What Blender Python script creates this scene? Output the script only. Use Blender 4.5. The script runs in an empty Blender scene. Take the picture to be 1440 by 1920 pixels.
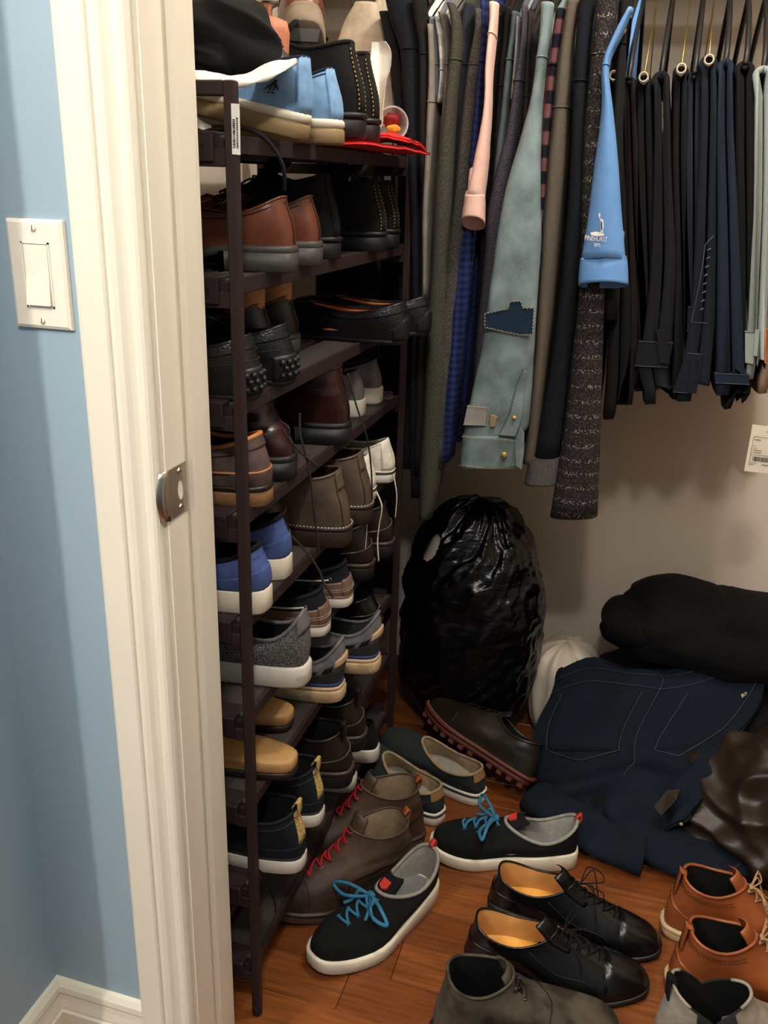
import bpy, math, random
from mathutils import Vector, Matrix, noise as mnoise
random.seed(7)
PI = math.pi
SC = bpy.context.scene
COL = SC.collection

# ------------------------------------------------------------------ camera
F_PX, CAM_H = 1660.0, 1.30
_d = Vector((-135, 4454, 1660)).normalized()            # "down" seen in camera axes
_up = -_d
_fw = Vector((0, 0, 1)); _h = (_fw - _fw.dot(_up) * _up).normalized()
_rt = _h.cross(_up)
if _rt.x < 0: _rt = -_rt
_a = math.radians(16)
_Y = math.cos(_a) * _h + math.sin(_a) * _rt
_X = math.cos(_a) * _rt - math.sin(_a) * _h
RW = Matrix((_X, _Y, _up))                               # world = RW @ camera(x right, y down, z forward)
CAMP = Vector((0, 0, CAM_H))
cam = bpy.data.cameras.new('camera'); cam_o = bpy.data.objects.new('camera', cam); COL.objects.link(cam_o)
cam.sensor_fit = 'VERTICAL'; cam.sensor_height = 36.0; cam.sensor_width = 27.0
cam.lens = F_PX * 36.0 / 1920.0; cam.clip_start = 0.02
_m = Matrix((RW @ Vector((1, 0, 0)), RW @ Vector((0, -1, 0)), RW @ Vector((0, 0, -1)))).transposed().to_4x4()
_m.translation = CAMP
cam_o.matrix_world = _m
SC.camera = cam_o

# ------------------------------------------------------------------ world, exposure
w = bpy.data.worlds.new('world'); SC.world = w; w.use_nodes = True
w.node_tree.nodes['Background'].inputs[0].default_value = (0.9, 0.85, 0.78, 1)
w.node_tree.nodes['Background'].inputs[1].default_value = 0.05
SC.view_settings.view_transform = 'Standard'; SC.view_settings.look = 'None'
SC.view_settings.gamma = 1.0; SC.view_settings.use_curve_mapping = False
SC.view_settings.exposure = 1.0
WARM = (1.0, 0.94, 0.87)
P_CLOSET, P_HALL, P_ROOM = 16.0, 23.0, 45.0
CLOSET_LAMP = (0.12, 1.28, 2.30)
HALL_LAMP = (0.02, -0.12, 2.35)
ROOM_LAMP = (-1.30, -0.63, 2.25)

def at(u, v, Y):
    """survey helper: photo pixel seen at depth Y -> metric point"""
    r = RW @ Vector((u - 720, v - 960, F_PX)); return CAMP + r * (Y / r.y)
def atz(u, v, z):
    r = RW @ Vector((u - 720, v - 960, F_PX)); return CAMP + r * ((z - CAM_H) / r.z)

# ------------------------------------------------------------------ materials
def lin(c):
    out = []
    for k in c[:3]:
        k = k / 255.0
        out.append(k / 12.92 if k <= 0.04045 else ((k + 0.055) / 1.055) ** 2.4)
    return tuple(out)
MATS = {}
def M(name, col, rough=0.6, kind='noise', col2=None, metal=0.0, var=0.18, scale=40.0, bump=0.25, bscale=350.0,
      stretch=(1, 1, 1), spec=0.5, sheen=0.0, coat=0.0, alpha=1.0, trans=0.0, emit=0.0, dist=0.0008):
    if name in MATS: return MATS[name]
    m = bpy.data.materials.new(name); m.use_nodes = True
    nt = m.node_tree; N = nt.nodes; Lk = nt.links; b = N['Principled BSDF']
    c = lin(col); c2 = lin(col2) if col2 else None
    if max(col) < 80: c = tuple(k * 0.6 for k in c)
    if col2 and max(col2) < 80: c2 = tuple(k * 0.6 for k in c2)
    tc = N.new('ShaderNodeTexCoord'); mp = N.new('ShaderNodeMapping'); mp.inputs['Scale'].default_value = stretch
    Lk.new(tc.outputs['Object'], mp.inputs['Vector'])
    def nz(sc, det=3.0, vec=None):
        n = N.new('ShaderNodeTexNoise'); n.inputs['Scale'].default_value = sc; n.inputs['Detail'].default_value = det
        Lk.new((vec or mp).outputs[0] if vec is None else vec, n.inputs['Vector']); return n.outputs['Fac']
    def ramp(fac, a, bb, p0=0.35, p1=0.65):
        r = N.new('ShaderNodeValToRGB'); r.color_ramp.elements[0].position = p0; r.color_ramp.elements[1].position = p1
        r.color_ramp.elements[0].color = (*a, 1); r.color_ramp.elements[1].color = (*bb, 1)
        Lk.new(fac, r.inputs[0]); return r.outputs[0]
    def mix(fac, a, bb, mode='MIX'):
        x = N.new('ShaderNodeMix'); x.data_type = 'RGBA'; x.blend_type = mode
        if isinstance(fac, float): x.inputs[0].default_value = fac
        else: Lk.new(fac, x.inputs[0])
        for s, i in ((a, 6), (bb, 7)):
            if isinstance(s, tuple): x.inputs[i].default_value = (*s, 1)
            else: Lk.new(s, x.inputs[i])
        return x.outputs[2]
    lo = tuple(max(0, k * (1 - var)) for k in c); hi = tuple(min(1, k * (1 + var)) for k in c)
    bfac = None
    if kind == 'melange':
        colr = ramp(nz(bscale, 2), c, c2 or hi, 0.42, 0.62); bfac = nz(bscale, 2)
    elif kind == 'denim':
        base = ramp(nz(scale, 4), lo, hi, 0.3, 0.7)
        wv = N.new('ShaderNodeTexWave'); wv.inputs['Scale'].default_value = 420; wv.bands_direction = 'DIAGONAL'
        Lk.new(mp.outputs[0], wv.inputs['Vector'])
        colr = mix(ramp(nz(600, 2), (0, 0, 0), (0.5, 0.5, 0.5), 0.4, 0.8), base, c2 or hi); bfac = wv.outputs['Fac']
    elif kind == 'knit':
        wv = N.new('ShaderNodeTexWave'); wv.bands_direction = 'Z'; wv.inputs['Scale'].default_value = bscale / 6.0
        wv.inputs['Distortion'].default_value = 3.0; wv.inputs['Detail'].default_value = 2; wv.inputs['Detail Scale'].default_value = 30
        Lk.new(mp.outputs[0], wv.inputs['Vector'])
        fl = nz(bscale, 2); colr = mix(ramp(fl, (0, 0, 0), (1, 1, 1), 0.5, 0.68), c, c2 or hi); bfac = wv.outputs['Fac']
    elif kind == 'tweed':      # dark knit with rows of pale loops
        wv = N.new('ShaderNodeTexWave'); wv.bands_direction = 'Z'; wv.inputs['Scale'].default_value = 11.0
        wv.inputs['Distortion'].default_value = 1.5; wv.inputs['Detail'].default_value = 2
        Lk.new(mp.outputs[0], wv.inputs['Vector'])
        v = N.new('ShaderNodeTexVoronoi'); v.inputs['Scale'].default_value = 260; Lk.new(mp.outputs[0], v.inputs['Vector'])
        dots = ramp(v.outputs['Distance'], (1, 1, 1), (0, 0, 0), 0.2, 0.5)
        rows = ramp(wv.outputs['Fac'], (0.16,) * 3, (1, 1, 1), 0.72, 1.0)
        colr = mix(mix(1.0, dots, rows, 'MULTIPLY'), ramp(nz(300, 2), lo, hi), c2); bfac = v.outputs['Distance']
    elif kind == 'plaid':
        def band(axis, sc, p0, p1):
            wv = N.new('ShaderNodeTexWave'); wv.bands_direction = axis; wv.inputs['Scale'].default_value = sc
            Lk.new(mp.outputs[0], wv.inputs['Vector']); return ramp(wv.outputs['Fac'], (0, 0, 0), (1, 1, 1), p0, p1)
        g = mix(0.5, band('Z', scale, 0.4, 0.6), band('X', scale, 0.4, 0.6), 'MIX')
        colr = mix(g, c, c2); bfac = nz(bscale)
    elif kind == 'wood':
        g = nz(scale, 5); colr = mix(ramp(g, (0, 0, 0), (1, 1, 1), 0.3, 0.75), c, c2 or lo); bfac = g
    elif kind == 'leather':
        v = N.new('ShaderNodeTexVoronoi'); v.inputs['Scale'].default_value = bscale; Lk.new(mp.outputs[0], v.inputs['Vector'])
        colr = ramp(nz(scale, 4), lo, hi, 0.3, 0.7); bfac = v.outputs['Distance']
        if c2: colr = mix(ramp(nz(scale * 0.4, 3), (0, 0, 0), (1, 1, 1), 0.4, 0.7), colr, c2)
    elif kind == 'leopard':
        v = N.new('ShaderNodeTexVoronoi'); v.inputs['Scale'].default_value = bscale; Lk.new(mp.outputs[0], v.inputs['Vector'])
        colr = ramp(v.outputs['Distance'], c2, c, 0.25, 0.45)
    else:
        colr = ramp(nz(scale, 4), lo, hi, 0.3, 0.7); bfac = nz(bscale, 3)
        if c2: colr = mix(ramp(nz(scale * 0.5, 4), (0, 0, 0), (1, 1, 1), 0.45, 0.6), colr, c2)
    Lk.new(colr, b.inputs['Base Color'])
    b.inputs['Roughness'].default_value = rough; b.inputs['Metallic'].default_value = metal
    b.inputs['Specular IOR Level'].default_value = spec
    b.inputs['Sheen Weight'].default_value = sheen; b.inputs['Coat Weight'].default_value = coat
    b.inputs['Transmission Weight'].default_value = trans; b.inputs['Alpha'].default_value = alpha
    if bump and bfac is not None:
        bp = N.new('ShaderNodeBump'); bp.inputs['Strength'].default_value = bump; bp.inputs['Distance'].default_value = dist
        Lk.new(bfac, bp.inputs['Height']); Lk.new(bp.outputs[0], b.inputs['Normal'])
    if emit:
        b.inputs['Emission Color'].default_value = (*c, 1); b.inputs['Emission Strength'].default_value = emit
    MATS[name] = m; return m

# ------------------------------------------------------------------ mesh helpers
def mk(name, verts, faces, mat, parent=None, smooth=True, world=False):
    """link verts/faces as ONE mesh object; world=True: verts are world points"""
    if world and parent is not None:
        inv = chain(parent).inverted(); verts = [inv @ Vector(v) for v in verts]
    me = bpy.data.meshes.new(name); me.from_pydata([tuple(v) for v in verts], [], faces); me.update()
    if smooth:
        me.polygons.foreach_set('use_smooth', [True] * len(me.polygons))
    me.materials.append(mat)
    o = bpy.data.objects.new(name, me); COL.objects.link(o); o.parent = parent
    return o
def chain(o):
    m = o.matrix_basis.copy(); p = o.parent
    while p is not None: m = p.matrix_basis @ m; p = p.parent
    return m
def tag(o, label, cat, group=None):
    o['label'] = label; o['category'] = cat
    if group: o['group'] = group
    return o
def E(name, loc, label, cat, group=None, rot=(0, 0, 0)):
    o = bpy.data.objects.new(name, None); COL.objects.link(o); o.location = loc; o.rotation_euler = rot
    o.empty_display_size = 0.05
    return tag(o, label, cat, group)
def struct(o):
    o['kind'] = 'structure'; return o
class MB:
    def __init__(s): s.v = []; s.f = []
    def add(s, v, f):
        n = len(s.v); s.v += [Vector(p) for p in v]; s.f += [tuple(i + n for i in q) for q in f]; return s
    def box(s, a, b, bev=0.0):
        x0, y0, z0 = a; x1, y1, z1 = b
        if bev <= 0:
            return s.add([(x0, y0, z0), (x1, y0, z0), (x1, y1, z0), (x0, y1, z0), (x0, y0, z1), (x1, y0, z1), (x1, y1, z1), (x0, y1, z1)],
                  [(3, 2, 1, 0), (4, 5, 6, 7), (0, 1, 5, 4), (1, 2, 6, 5), (2, 3, 7, 6), (3, 0, 4, 7)])
        e = bev; rings = []
        for z, i in ((z0, e), (z0 + e, 0), (z1 - e, 0), (z1, e)):
            rings.append([(x0 + i + e, y0 + i, z), (x1 - i - e, y0 + i, z), (x1 - i, y0 + i + e, z), (x1 - i, y1 - i - e, z),
                          (x1 - i - e, y1 - i, z), (x0 + i + e, y1 - i, z), (x0 + i, y1 - i - e, z), (x0 + i, y0 + i + e, z)])
        return s.loft(rings, True, True)
    def loft(s, rings, cap0=False, cap1=False, closed=True):
        n = len(rings[0]); v = [p for r in rings for p in r]; f = []
        for i in range(len(rings) - 1):
            for j in range(n if closed else n - 1):
                k = (j + 1) % n
                f.append((i * n + j, i * n + k, (i + 1) * n + k, (i + 1) * n + j))
        if cap0: f.append(tuple(range(n - 1, -1, -1)))
        if cap1: f.append(tuple((len(rings) - 1) * n + j for j in range(n)))
        return s.add(v, f)
    def tube(s, pts, r, n=6, caps=True, closed=False, flat=1.0):
        pts = [Vector(p) for p in pts]; rings = []; up = Vector((0, 0, 1)); m = len(pts)
        nrm = None
        for i, p in enumerate(pts):
            if closed: t = pts[(i + 1) % m] - pts[i - 1]
            else: t = pts[min(i + 1, m - 1)] - pts[max(i - 1, 0)]
            if t.length < 1e-9: t = Vector((0, 0, 1))
            t.normalize()
            if nrm is None:
                nrm = t.cross(up)
                if nrm.length < 0.1: nrm = t.cross(Vector((1, 0, 0)))
            nrm = (nrm - nrm.dot(t) * t)
            if nrm.length < 1e-6: nrm = t.orthogonal()
            nrm.normalize(); bn = t.cross(nrm)
            rr = r[i] if isinstance(r, (list, tuple)) else r
            rings.append([p + (nrm * math.cos(2 * PI * k / n) + bn * math.sin(2 * PI * k / n) * flat) * rr for k in range(n)])
        if closed: rings.append(rings[0]); caps = False
        return s.loft(rings, caps, caps)
    def build(s, name, mat, parent=None, smooth=True, world=False): return mk(name, s.v, s.f, mat, parent, smooth, world)
def spline(pts, k=6):
    pts = [Vector(p) for p in pts]; out = []; n = len(pts)
    for i in range(n - 1):
        p0 = pts[max(i - 1, 0)]; p1 = pts[i]; p2 = pts[i + 1]; p3 = pts[min(i + 2, n - 1)]
        for j in range(k):
            t = j / k
            out.append(0.5 * ((2 * p1) + (p2 - p0) * t + (2 * p0 - 5 * p1 + 4 * p2 - p3) * t * t + (3 * p1 - p0 - 3 * p2 + p3) * t ** 3))
    out.append(pts[-1]); return out
def nz3(p, s, seed=0.0): return mnoise.noise(Vector((p[0] * s + seed, p[1] * s - seed * 1.7, p[2] * s + seed * 0.6)))
def lerp(a, b, t): return a + (b - a) * t
def sstep(a, b, x):
    t = min(1, max(0, (x - a) / (b - a))); return t * t * (3 - 2 * t)
def text_geo(body, size):
    cu = bpy.data.curves.new('lettering', 'FONT'); cu.body = body; cu.size = size; cu.align_x = 'CENTER'; cu.extrude = 0.0
    o = bpy.data.objects.new('lettering', cu); COL.objects.link(o)
    dg = bpy.context.evaluated_depsgraph_get(); me = bpy.data.meshes.new_from_object(o.evaluated_get(dg))
    v = [p.co.copy() for p in me.vertices]; f = [tuple(q.vertices) for q in me.polygons]
    bpy.data.objects.remove(o); bpy.data.meshes.remove(me); return v, f

# ================================================================== the room
m_blue = M('paint_blue', (152, 173, 186), 0.55, var=0.02, scale=3, bump=0.12, bscale=180)
m_white = M('paint_trim', (238, 229, 210), 0.32, var=0.02, scale=4, bump=0.06, bscale=60)
m_wall = M('paint_closet', (210, 197, 180), 0.7, var=0.03, scale=3, bump=0.15, bscale=160)
m_ceil = M('paint_ceiling', (235, 230, 220), 0.8, var=0.02, scale=3)
YD, YI, YB = 0.845, 0.955, 2.23            # hall face of door wall, closet face, back wall
XL, XC, XJ, XR = -0.84, -0.74, -0.500, 0.32  # closet left wall, hall corner, left jamb, right jamb
ZC = 2.45
def slab(name, a, b, mat): return struct(MB().box(a, b).build(name, mat, None, False))
# door wall, hall side (blue) and closet side (off-white), each with the door opening left free
def wall_with_door(name, y0, y1, x0, x1, mat):
    mb = MB(); mb.box((x0, y0, 0), (XJ - 0.02, y1, ZC)); mb.box((XR + 0.02, y0, 0), (x1, y1, ZC)); mb.box((XJ - 0.02, y0, 2.06), (XR + 0.02, y1, ZC))
    return struct(mb.build(name, mat, None, False))
wall_with_door('wall_front', YD, 0.90, -1.0, 1.5, m_blue)
wall_with_door('wall_closet_front', 0.90, YI, -1.0, 1.5, m_wall)
slab('wall_left', (XL - 0.08, YI, 0), (XL, YB, ZC), m_wall)
slab('wall_back', (-1.0, YB, 0), (1.5, YB + 0.08, ZC), m_wall)
slab('wall_right', (1.30, YI, 0), (1.38, YB, ZC), m_wall)
# hall: left wall with a doorway into the next room, far walls
mb = MB(); mb.box((XC - 0.09, 0.640, 0), (XC, YD, ZC)); mb.box((XC - 0.09, -0.35, 2.08), (XC, 0.640, ZC)); mb.box((XC - 0.09, -1.8, 0), (XC, -0.35, ZC))
struct(mb.build('wall_hall_left', m_blue, None, False))
slab('wall_hall_back', (-2.6, -1.88, 0), (1.5, -1.8, ZC), m_blue)
slab('wall_hall_right', (1.42, -1.8, 0), (1.5, YD, ZC), m_blue)
slab('wall_room_side', (-2.6, -1.8, 0), (-2.52, 1.5, ZC), m_blue)
slab('wall_room_end', (-2.52, 1.42, 0), (-1.0, 1.5, ZC), m_blue)
slab('ceiling', (-2.6, -1.88, ZC), (1.5, YB + 0.08, ZC + 0.06), m_ceil)
# wooden floor: sub-floor plus planks laid along X
woods = [M('oak_%d' % i, c, 0.34, 'wood', c2, scale=9, stretch=(1.0, 14, 14), bump=0.08, bscale=9, dist=0.0006, coat=0.15) for i, (c, c2) in enumerate(
    [((140, 80, 36), (90, 48, 20)), ((130, 71, 31), (82, 42, 17)), ((148, 86, 40), (100, 54, 23)), ((122, 66, 28), (84, 45, 18))])]
floor = slab('floor', (-2.6, -1.88, -0.08), (1.5, YB + 0.08, -0.012), woods[1])
r = random.Random(3); pw = 0.0855; row = 0
y = YI - 8 * pw
while y < YB:
    x = XL - r.uniform(0, 0.6)
    while x < 1.3:
        ln = r.uniform(0.7, 1.1); a = max(x, XL if y > YI - 0.02 else XC); b = min(x + ln, 1.3); y1 = min(y + pw, YB)
        if b - a > 0.02 and y1 - y > 0.01:
            mb = MB(); e = 0.0012
            mb.loft([[(a + 0.0004, y + 0.0003, -0.012), (b - 0.0004, y + 0.0003, -0.012), (b - 0.0004, y1 - 0.0003, -0.012), (a + 0.0004, y1 - 0.0003, -0.012)],
                     [(a + 0.0004, y + 0.0003, -e), (b - 0.0004, y + 0.0003, -e), (b - 0.0004, y1 - 0.0003, -e), (a + 0.0004, y1 - 0.0003, -e)],
                     [(a + e, y + e, 0), (b - e, y + e, 0), (b - e, y1 - e, 0), (a + e, y1 - e, 0)]], False, True)
            o = mb.build('plank', r.choice(woods), floor, False)
        x += ln
    y += pw
# baseboards (profiled)
def profile_run(name, prof, p0, p1, nrm, mat=m_white):
    """prof: (out, z) points; runs p0->p1 on the floor, sticking out along nrm"""
    p0 = Vector(p0); p1 = Vector(p1); n = Vector(nrm)
    rings = [[p + n * o + Vector((0, 0, z)) for o, z in prof] for p in (p0, p1)]
    return struct(MB().loft(rings, True, True).build(name, mat, None, False))
BB = [(0, 0), (0.016, 0), (0.016, 0.098), (0.0135, 0.101), (0.0135, 0.105), (0.011, 0.118), (0.010, 0.128), (0.012, 0.133), (0.011, 0.142), (0.006, 0.150), (0, 0.151)]
profile_run('baseboard_front', BB, (XC, YD, 0), (XJ - 0.075, YD, 0), (0, -1, 0))
profile_run('baseboard_left', BB, (XC, 0.645, 0), (XC, YD, 0), (1, 0, 0))
profile_run('baseboard_back', [(0, 0), (0.012, 0), (0.012, 0.085), (0.006, 0.098), (0, 0.1)], (XL, YB, 0), (1.3, YB, 0), (0, -1, 0))
profile_run('baseboard_closet_left', [(0, 0), (0.012, 0), (0.012, 0.085), (0.006, 0.098), (0, 0.1)], (XL, YI, 0), (XL, YB, 0), (1, 0, 0))
# door casing (moulded), jambs, stops
CW = 0.078
CP = [(0, 0), (0, 0.0165), (0.004, 0.0185), (0.034, 0.0190), (0.0365, 0.0175), (0.038, 0.0150), (0.040, 0.0155), (0.044, 0.0163), (0.050, 0.0150), (0.055, 0.0112),
      (0.060, 0.0085), (0.0635, 0.0080), (0.065, 0.0100), (0.068, 0.0128), (0.072, 0.0135), (0.0755, 0.0120), (0.078, 0.0090), (0.078, 0)]
def casing(name, x_out, sgn, z0, z1, extra=0.0):
    rings = [[(x_out + sgn * a, YD - b - extra, z) for a, b in CP] for z in (z0, z1)]
    return struct(MB().loft(rings, True, True).build(name, m_white, None, False))
casing('trim_1', XJ - 0.006 - CW, 1, 0.088, 2.10)
casing('trim_2', XR + 0.006 + CW, -1, 0.0, 2.10)
rings = [[(x, YD - b, 2.05 + a) for a, b in [(CW - p, q) for p, q in CP][::-1]] for x in (XJ - 0.084, XR + 0.084)]
struct(MB().loft(rings, True, True).build('trim_3', m_white, None, False))
rings = [[(XJ - 0.006 - CW - 0.002 + a * 1.03, YD - b - (0.004 if 0 < i < len(CP) - 1 else 0), z) for i, (a, b) in enumerate(CP)] for z in (0, 0.085, 0.090)]
struct(MB().loft(rings, True, True).build('trim_4', m_white, None, False))
struct(MB().box((XJ - 0.02, YD, 0), (XJ, YI, 2.06)).box((XR, YD, 0), (XR + 0.02, YI, 2.06)).box((XJ - 0.02, YD, 2.04), (XR + 0.02, YI, 2.06)).build('trim_5', m_white, None, False))
struct(MB().box((XJ, 0.893, 0), (XJ + 0.010, 0.931, 2.04), 0.002).build('trim_6', m_white, None, False))
struct(MB().box((XR - 0.010, 0.893, 0), (XR, 0.931, 2.04), 0.002).build('trim_7', m_white, None, False))

# strike plate let into the jamb
m_steel = M('nickel', (190, 182, 170), 0.28, metal=1.0, var=0.05, bump=0.05)
m_dark = M('recess', (60, 52, 44), 0.8)
sp = E('strike_plate', (XJ, 0.867, 0.957), 'nickel strike plate screwed to the white door jamb', 'strike plate')
zc, zh = 0.957, 0.030
mb = MB()
hole = [(0.874 + 0.0075 * math.cos(t), zc + 0.013 * math.sin(t)) for t in [2 * PI * k / 20 for k in range(20)]]
outer = []
for (hy, hz) in hole:
    dy, dz = hy - 0.872, hz - zc
    k = min((0.889 - 0.872) / abs(dy) if dy > 1e-6 else (0.872 - 0.850) / abs(dy) if dy < -1e-6 else 9e9, zh / abs(dz) if abs(dz) > 1e-6 else 9e9)
    outer.append((0.872 + dy * k, zc + dz * k))
for cy_, cz_ in ((0.889, zc + zh), (0.889, zc - zh), (0.850, zc + zh), (0.850, zc - zh)):
    k_ = min(range(20), key=lambda q: (outer[q][0] - cy_) ** 2 + (outer[q][1] - cz_) ** 2); outer[k_] = (cy_, cz_)
xo = XJ + 0.0016
mb.loft([[(XJ + 0.0002, p[0], p[1]) for p in outer], [(xo, p[0], p[1]) for p in outer], [(xo, p[0], p[1]) for p in hole], [(XJ - 0.004, p[0], p[1]) for p in hole]], False, True)
mb.build('plate', m_steel, sp, False, True)
lip = []
for k in range(9):
    t = k / 8; bow = 0.009 * math.sin(PI * t); z = zc - zh + 2 * zh * t
    lip.append([(xo, 0.851, z), (xo + 0.001, 0.846, z), (XJ + 0.0005, 0.840 - bow * 0.3, z), (XJ - 0.004, 0.8365 - bow, z), (XJ - 0.005, 0.838 - bow, z), (XJ - 0.001, 0.842 - bow * 0.3, z), (XJ + 0.0003, 0.848, z)])
MB().loft(lip, True, True).build('lip', m_steel, sp, True, True)
for z in (zc - 0.022, zc + 0.022):
    s = MB().loft([[(xo + 0.0 + q, 0.872 + rr * math.cos(2 * PI * k / 14), z + rr * math.sin(2 * PI * k / 14)) for k in range(14)] for q, rr in ((0, 0.0045), (0.0012, 0.0038))], True, True).build('screw', m_steel, sp, False, True)
    MB().box((xo + 0.0012, 0.869, z - 0.0005), (xo + 0.0015, 0.875, z + 0.0005)).build('slot', m_dark, s, False, True)

# light switch on the blue wall
m_plast = M('switch_plastic', (244, 232, 214), 0.3, var=0.01, bump=0.0)
sx, sz = at(78, 515, YD).x, at(78, 515, YD).z
swt = E('light_switch', (sx, YD, sz), 'white rocker light switch with screwed cover plate on the blue wall', 'light switch')
def plate(x0, x1, z0, z1, y0, y1, e):
    return [[(x0 + i, y, z0 + i), (x1 - i, y, z0 + i), (x1 - i, y, z1 - i), (x0 + i, y, z1 - i)] for y, i in ((y0, 0), (y1 + e * 0.5, 0.0006), (y1, e))]
MB().loft(plate(sx - 0.0355, sx + 0.0355, sz - 0.0578, sz + 0.0578, YD, YD - 0.0062, 0.004), True, True).build('cover_plate', m_plast, swt, False, True)
fr = MB()
for a, b in (((-0.0175, -0.0345), (-0.0155, 0.0345)), ((0.0155, -0.0345), (0.0175, 0.0345)), ((-0.0175, -0.0345), (0.0175, -0.0325)), ((-0.0175, 0.0325), (0.0175, 0.0345))):
    fr.box((sx + a[0], YD - 0.0072, sz + a[1]), (sx + b[0], YD - 0.004, sz + b[1]))
fr.build('rocker_frame', m_plast, swt, False, True)
MB().box((sx - 0.0165, YD - 0.0064, sz - 0.0335), (sx + 0.0165, YD - 0.0055, sz + 0.0335)).build('gap', m_dark, swt, False, True)
rk = [[(sx + s * 0.0150, YD - 0.0058, sz + z), (sx + s * 0.0150, YD - yy, sz + z)] for s in (1,) for z, yy in ((0, 0),)]
prof = [(-0.0318, 0.0060), (-0.0318, 0.0108), (0.0, 0.0072), (0.0318, 0.0070), (0.0318, 0.0060)]
MB().loft([[(sx + s, YD - q, sz + z) for z, q in prof] for s in (-0.0148, 0.0148)], True, True).build('rocker', m_plast, swt, False, True)
for dz in (-0.0485, 0.0485):
    s = MB().loft([[(sx + rr * math.cos(2 * PI * k / 14), YD - q, sz + dz + rr * math.sin(2 * PI * k / 14)) for k in range(14)] for q, rr in ((0.006, 0.0036), (0.0078, 0.0032), (0.0082, 0.002))], True, True).build('screw', m_plast, swt, True, True)
    MB().box((sx - 0.0004, YD - 0.0085, sz + dz - 0.0030), (sx + 0.0004, YD - 0.0080, sz + dz + 0.0030)).build('slot', m_dark, s, False, True)

# lamps
m_glass = M('lamp_glass', (255, 236, 205), 0.4, emit=3.0, bump=0.0)
m_brass = M('lamp_metal', (150, 140, 125), 0.35, metal=1.0)
def lamp(name, loc, power, label, rad=0.07, col=WARM):
    t = E(name, (loc[0], loc[1], ZC), label, 'ceiling lamp')
    x, y_, z = loc
    ring = lambda rr, zz: [(x + rr * math.cos(2 * PI * k / 24), y_ + rr * math.sin(2 * PI * k / 24), zz) for k in range(24)]
    MB().loft([ring(0.10, ZC), ring(0.10, ZC - 0.02), ring(0.06, ZC - 0.03)], True, True).build('base', m_brass, t, True, True)
    MB().loft([ring(0.005, z + 0.045), ring(0.03, z + 0.04), ring(0.03, ZC - 0.025)], True, True).build('stem', m_brass, t, True, True)
    l = bpy.data.lights.new('bulb', 'POINT'); l.energy = power; l.color = col; l.shadow_soft_size = rad
    o = bpy.data.objects.new('bulb', l); COL.objects.link(o); o.location = (0, 0, z - ZC - 0.03); o.parent = t
    return t
lamp('ceiling_lamp', CLOSET_LAMP, P_CLOSET, 'small ceiling lamp inside the closet above the door', 0.05)
lamp('ceiling_lamp', HALL_LAMP, P_HALL, 'small ceiling lamp in the hall behind the viewer', 0.07)
lamp('ceiling_lamp', ROOM_LAMP, P_ROOM, 'small ceiling lamp in the room left of the hall', 0.03)

# ================================================================== shoe rack
SH = [1.345, 1.185, 1.032, 0.880, 0.724, 0.570, 0.416, 0.260, 0.106]     # tops of the nine shelves
RX0, RX1, RY0, RY1 = -0.790, -0.477, 0.993, 1.775
m_rack = M('rack_metal', (62, 45, 45), 0.5, spec=0.3, var=0.1, scale=20, bump=0.1)
m_slat = M('rack_slat', (58, 48, 44), 0.8, 'wood', (78, 70, 63), scale=14, stretch=(12, 1, 12), bump=0.25, bscale=30)
m_clip = M('rack_clip', (52, 40, 40), 0.5, spec=0.3, var=0.08, bump=0.15)
rack = E('shoe_rack', ((RX0 + RX1) / 2, RY0, 0), 'tall dark brown slatted shoe rack with nine shelves along the closet wall', 'shoe rack')
b = 0.0068
for yy in (RY0, RY1):
    for xx in (RX0, RX1):
        MB().box((xx - b, yy - b, 0.012), (xx + b, yy + b, 1.401), 0.0015).build('upright', m_rack, rack, False, True)
        MB().loft([[(xx + rr * math.cos(2 * PI * k / 10), yy + rr * math.sin(2 * PI * k / 10), z) for k in range(10)] for rr, z in ((0.006, 0), (0.0085, 0.003), (0.0085, 0.02))], True, True).build('foot', m_clip, rack, True, True)
    MB().box((RX0 + b, yy - b, 1.385), (RX1 - b, yy + b, 1.401), 0.0015).build('top_bar', m_rack, rack, False, True)
for s, z in enumerate(SH):
    n = 4; wd = 0.062; gap = (RX1 - RX0 - 0.024 - n * wd) / (n - 1)
    for i in range(n):
        x1 = RX1 - 0.012 - i * (wd + gap)
        MB().box((x1 - wd, RY0 + 0.010, z - 0.014), (x1, RY1 - 0.010, z), 0.002).build('slat', m_slat, rack, False, True)
    for xr in (RX1 - 0.0085, RX0 + 0.0085): MB().box((xr - 0.003, RY0 + 0.008, z - 0.019), (xr + 0.003, RY1 - 0.008, z + 0.0012), 0.0008).build('rail', m_rack, rack, False, True)
    for yy, sg in ((RY0, 1), (RY1, -1)):
        MB().box((RX0 + b, min(yy - 0.006, yy + sg * 0.012), z - 0.034), (RX1 - b, max(yy + 0.006, yy + sg * 0.012), z - 0.0145), 0.001).build('cross_bar', m_rack, rack, False, True)
        for xa in (RX1 - 0.056, RX0 + 0.018):
            mb = MB(); mb.box((xa, min(yy - 0.010 * sg, yy + sg * 0.03), z - 0.030), (xa + 0.036, max(yy - 0.010 * sg, yy + sg * 0.03), z + 0.004), 0.002)
            mb.box((xa + 0.036, yy - 0.003, z - 0.024), (xa + 0.047, yy + 0.004, z - 0.004))
            yf = yy - 0.010 * sg - 0.0006 * sg
            mb.box((xa + 0.013, min(yf, yf + 0.001 * sg), z - 0.018), (xa + 0.0145, max(yf, yf + 0.001 * sg), z - 0.010)); mb.box((xa + 0.022, min(yf, yf + 0.001 * sg), z - 0.018), (xa + 0.0235, max(yf, yf + 0.001 * sg), z - 0.010)); mb.box((xa + 0.013, min(yf, yf + 0.001 * sg), z - 0.0115), (xa + 0.0235, max(yf, yf + 0.001 * sg), z - 0.010))
            mb.build('bracket', m_clip, rack, False, True)
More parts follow.
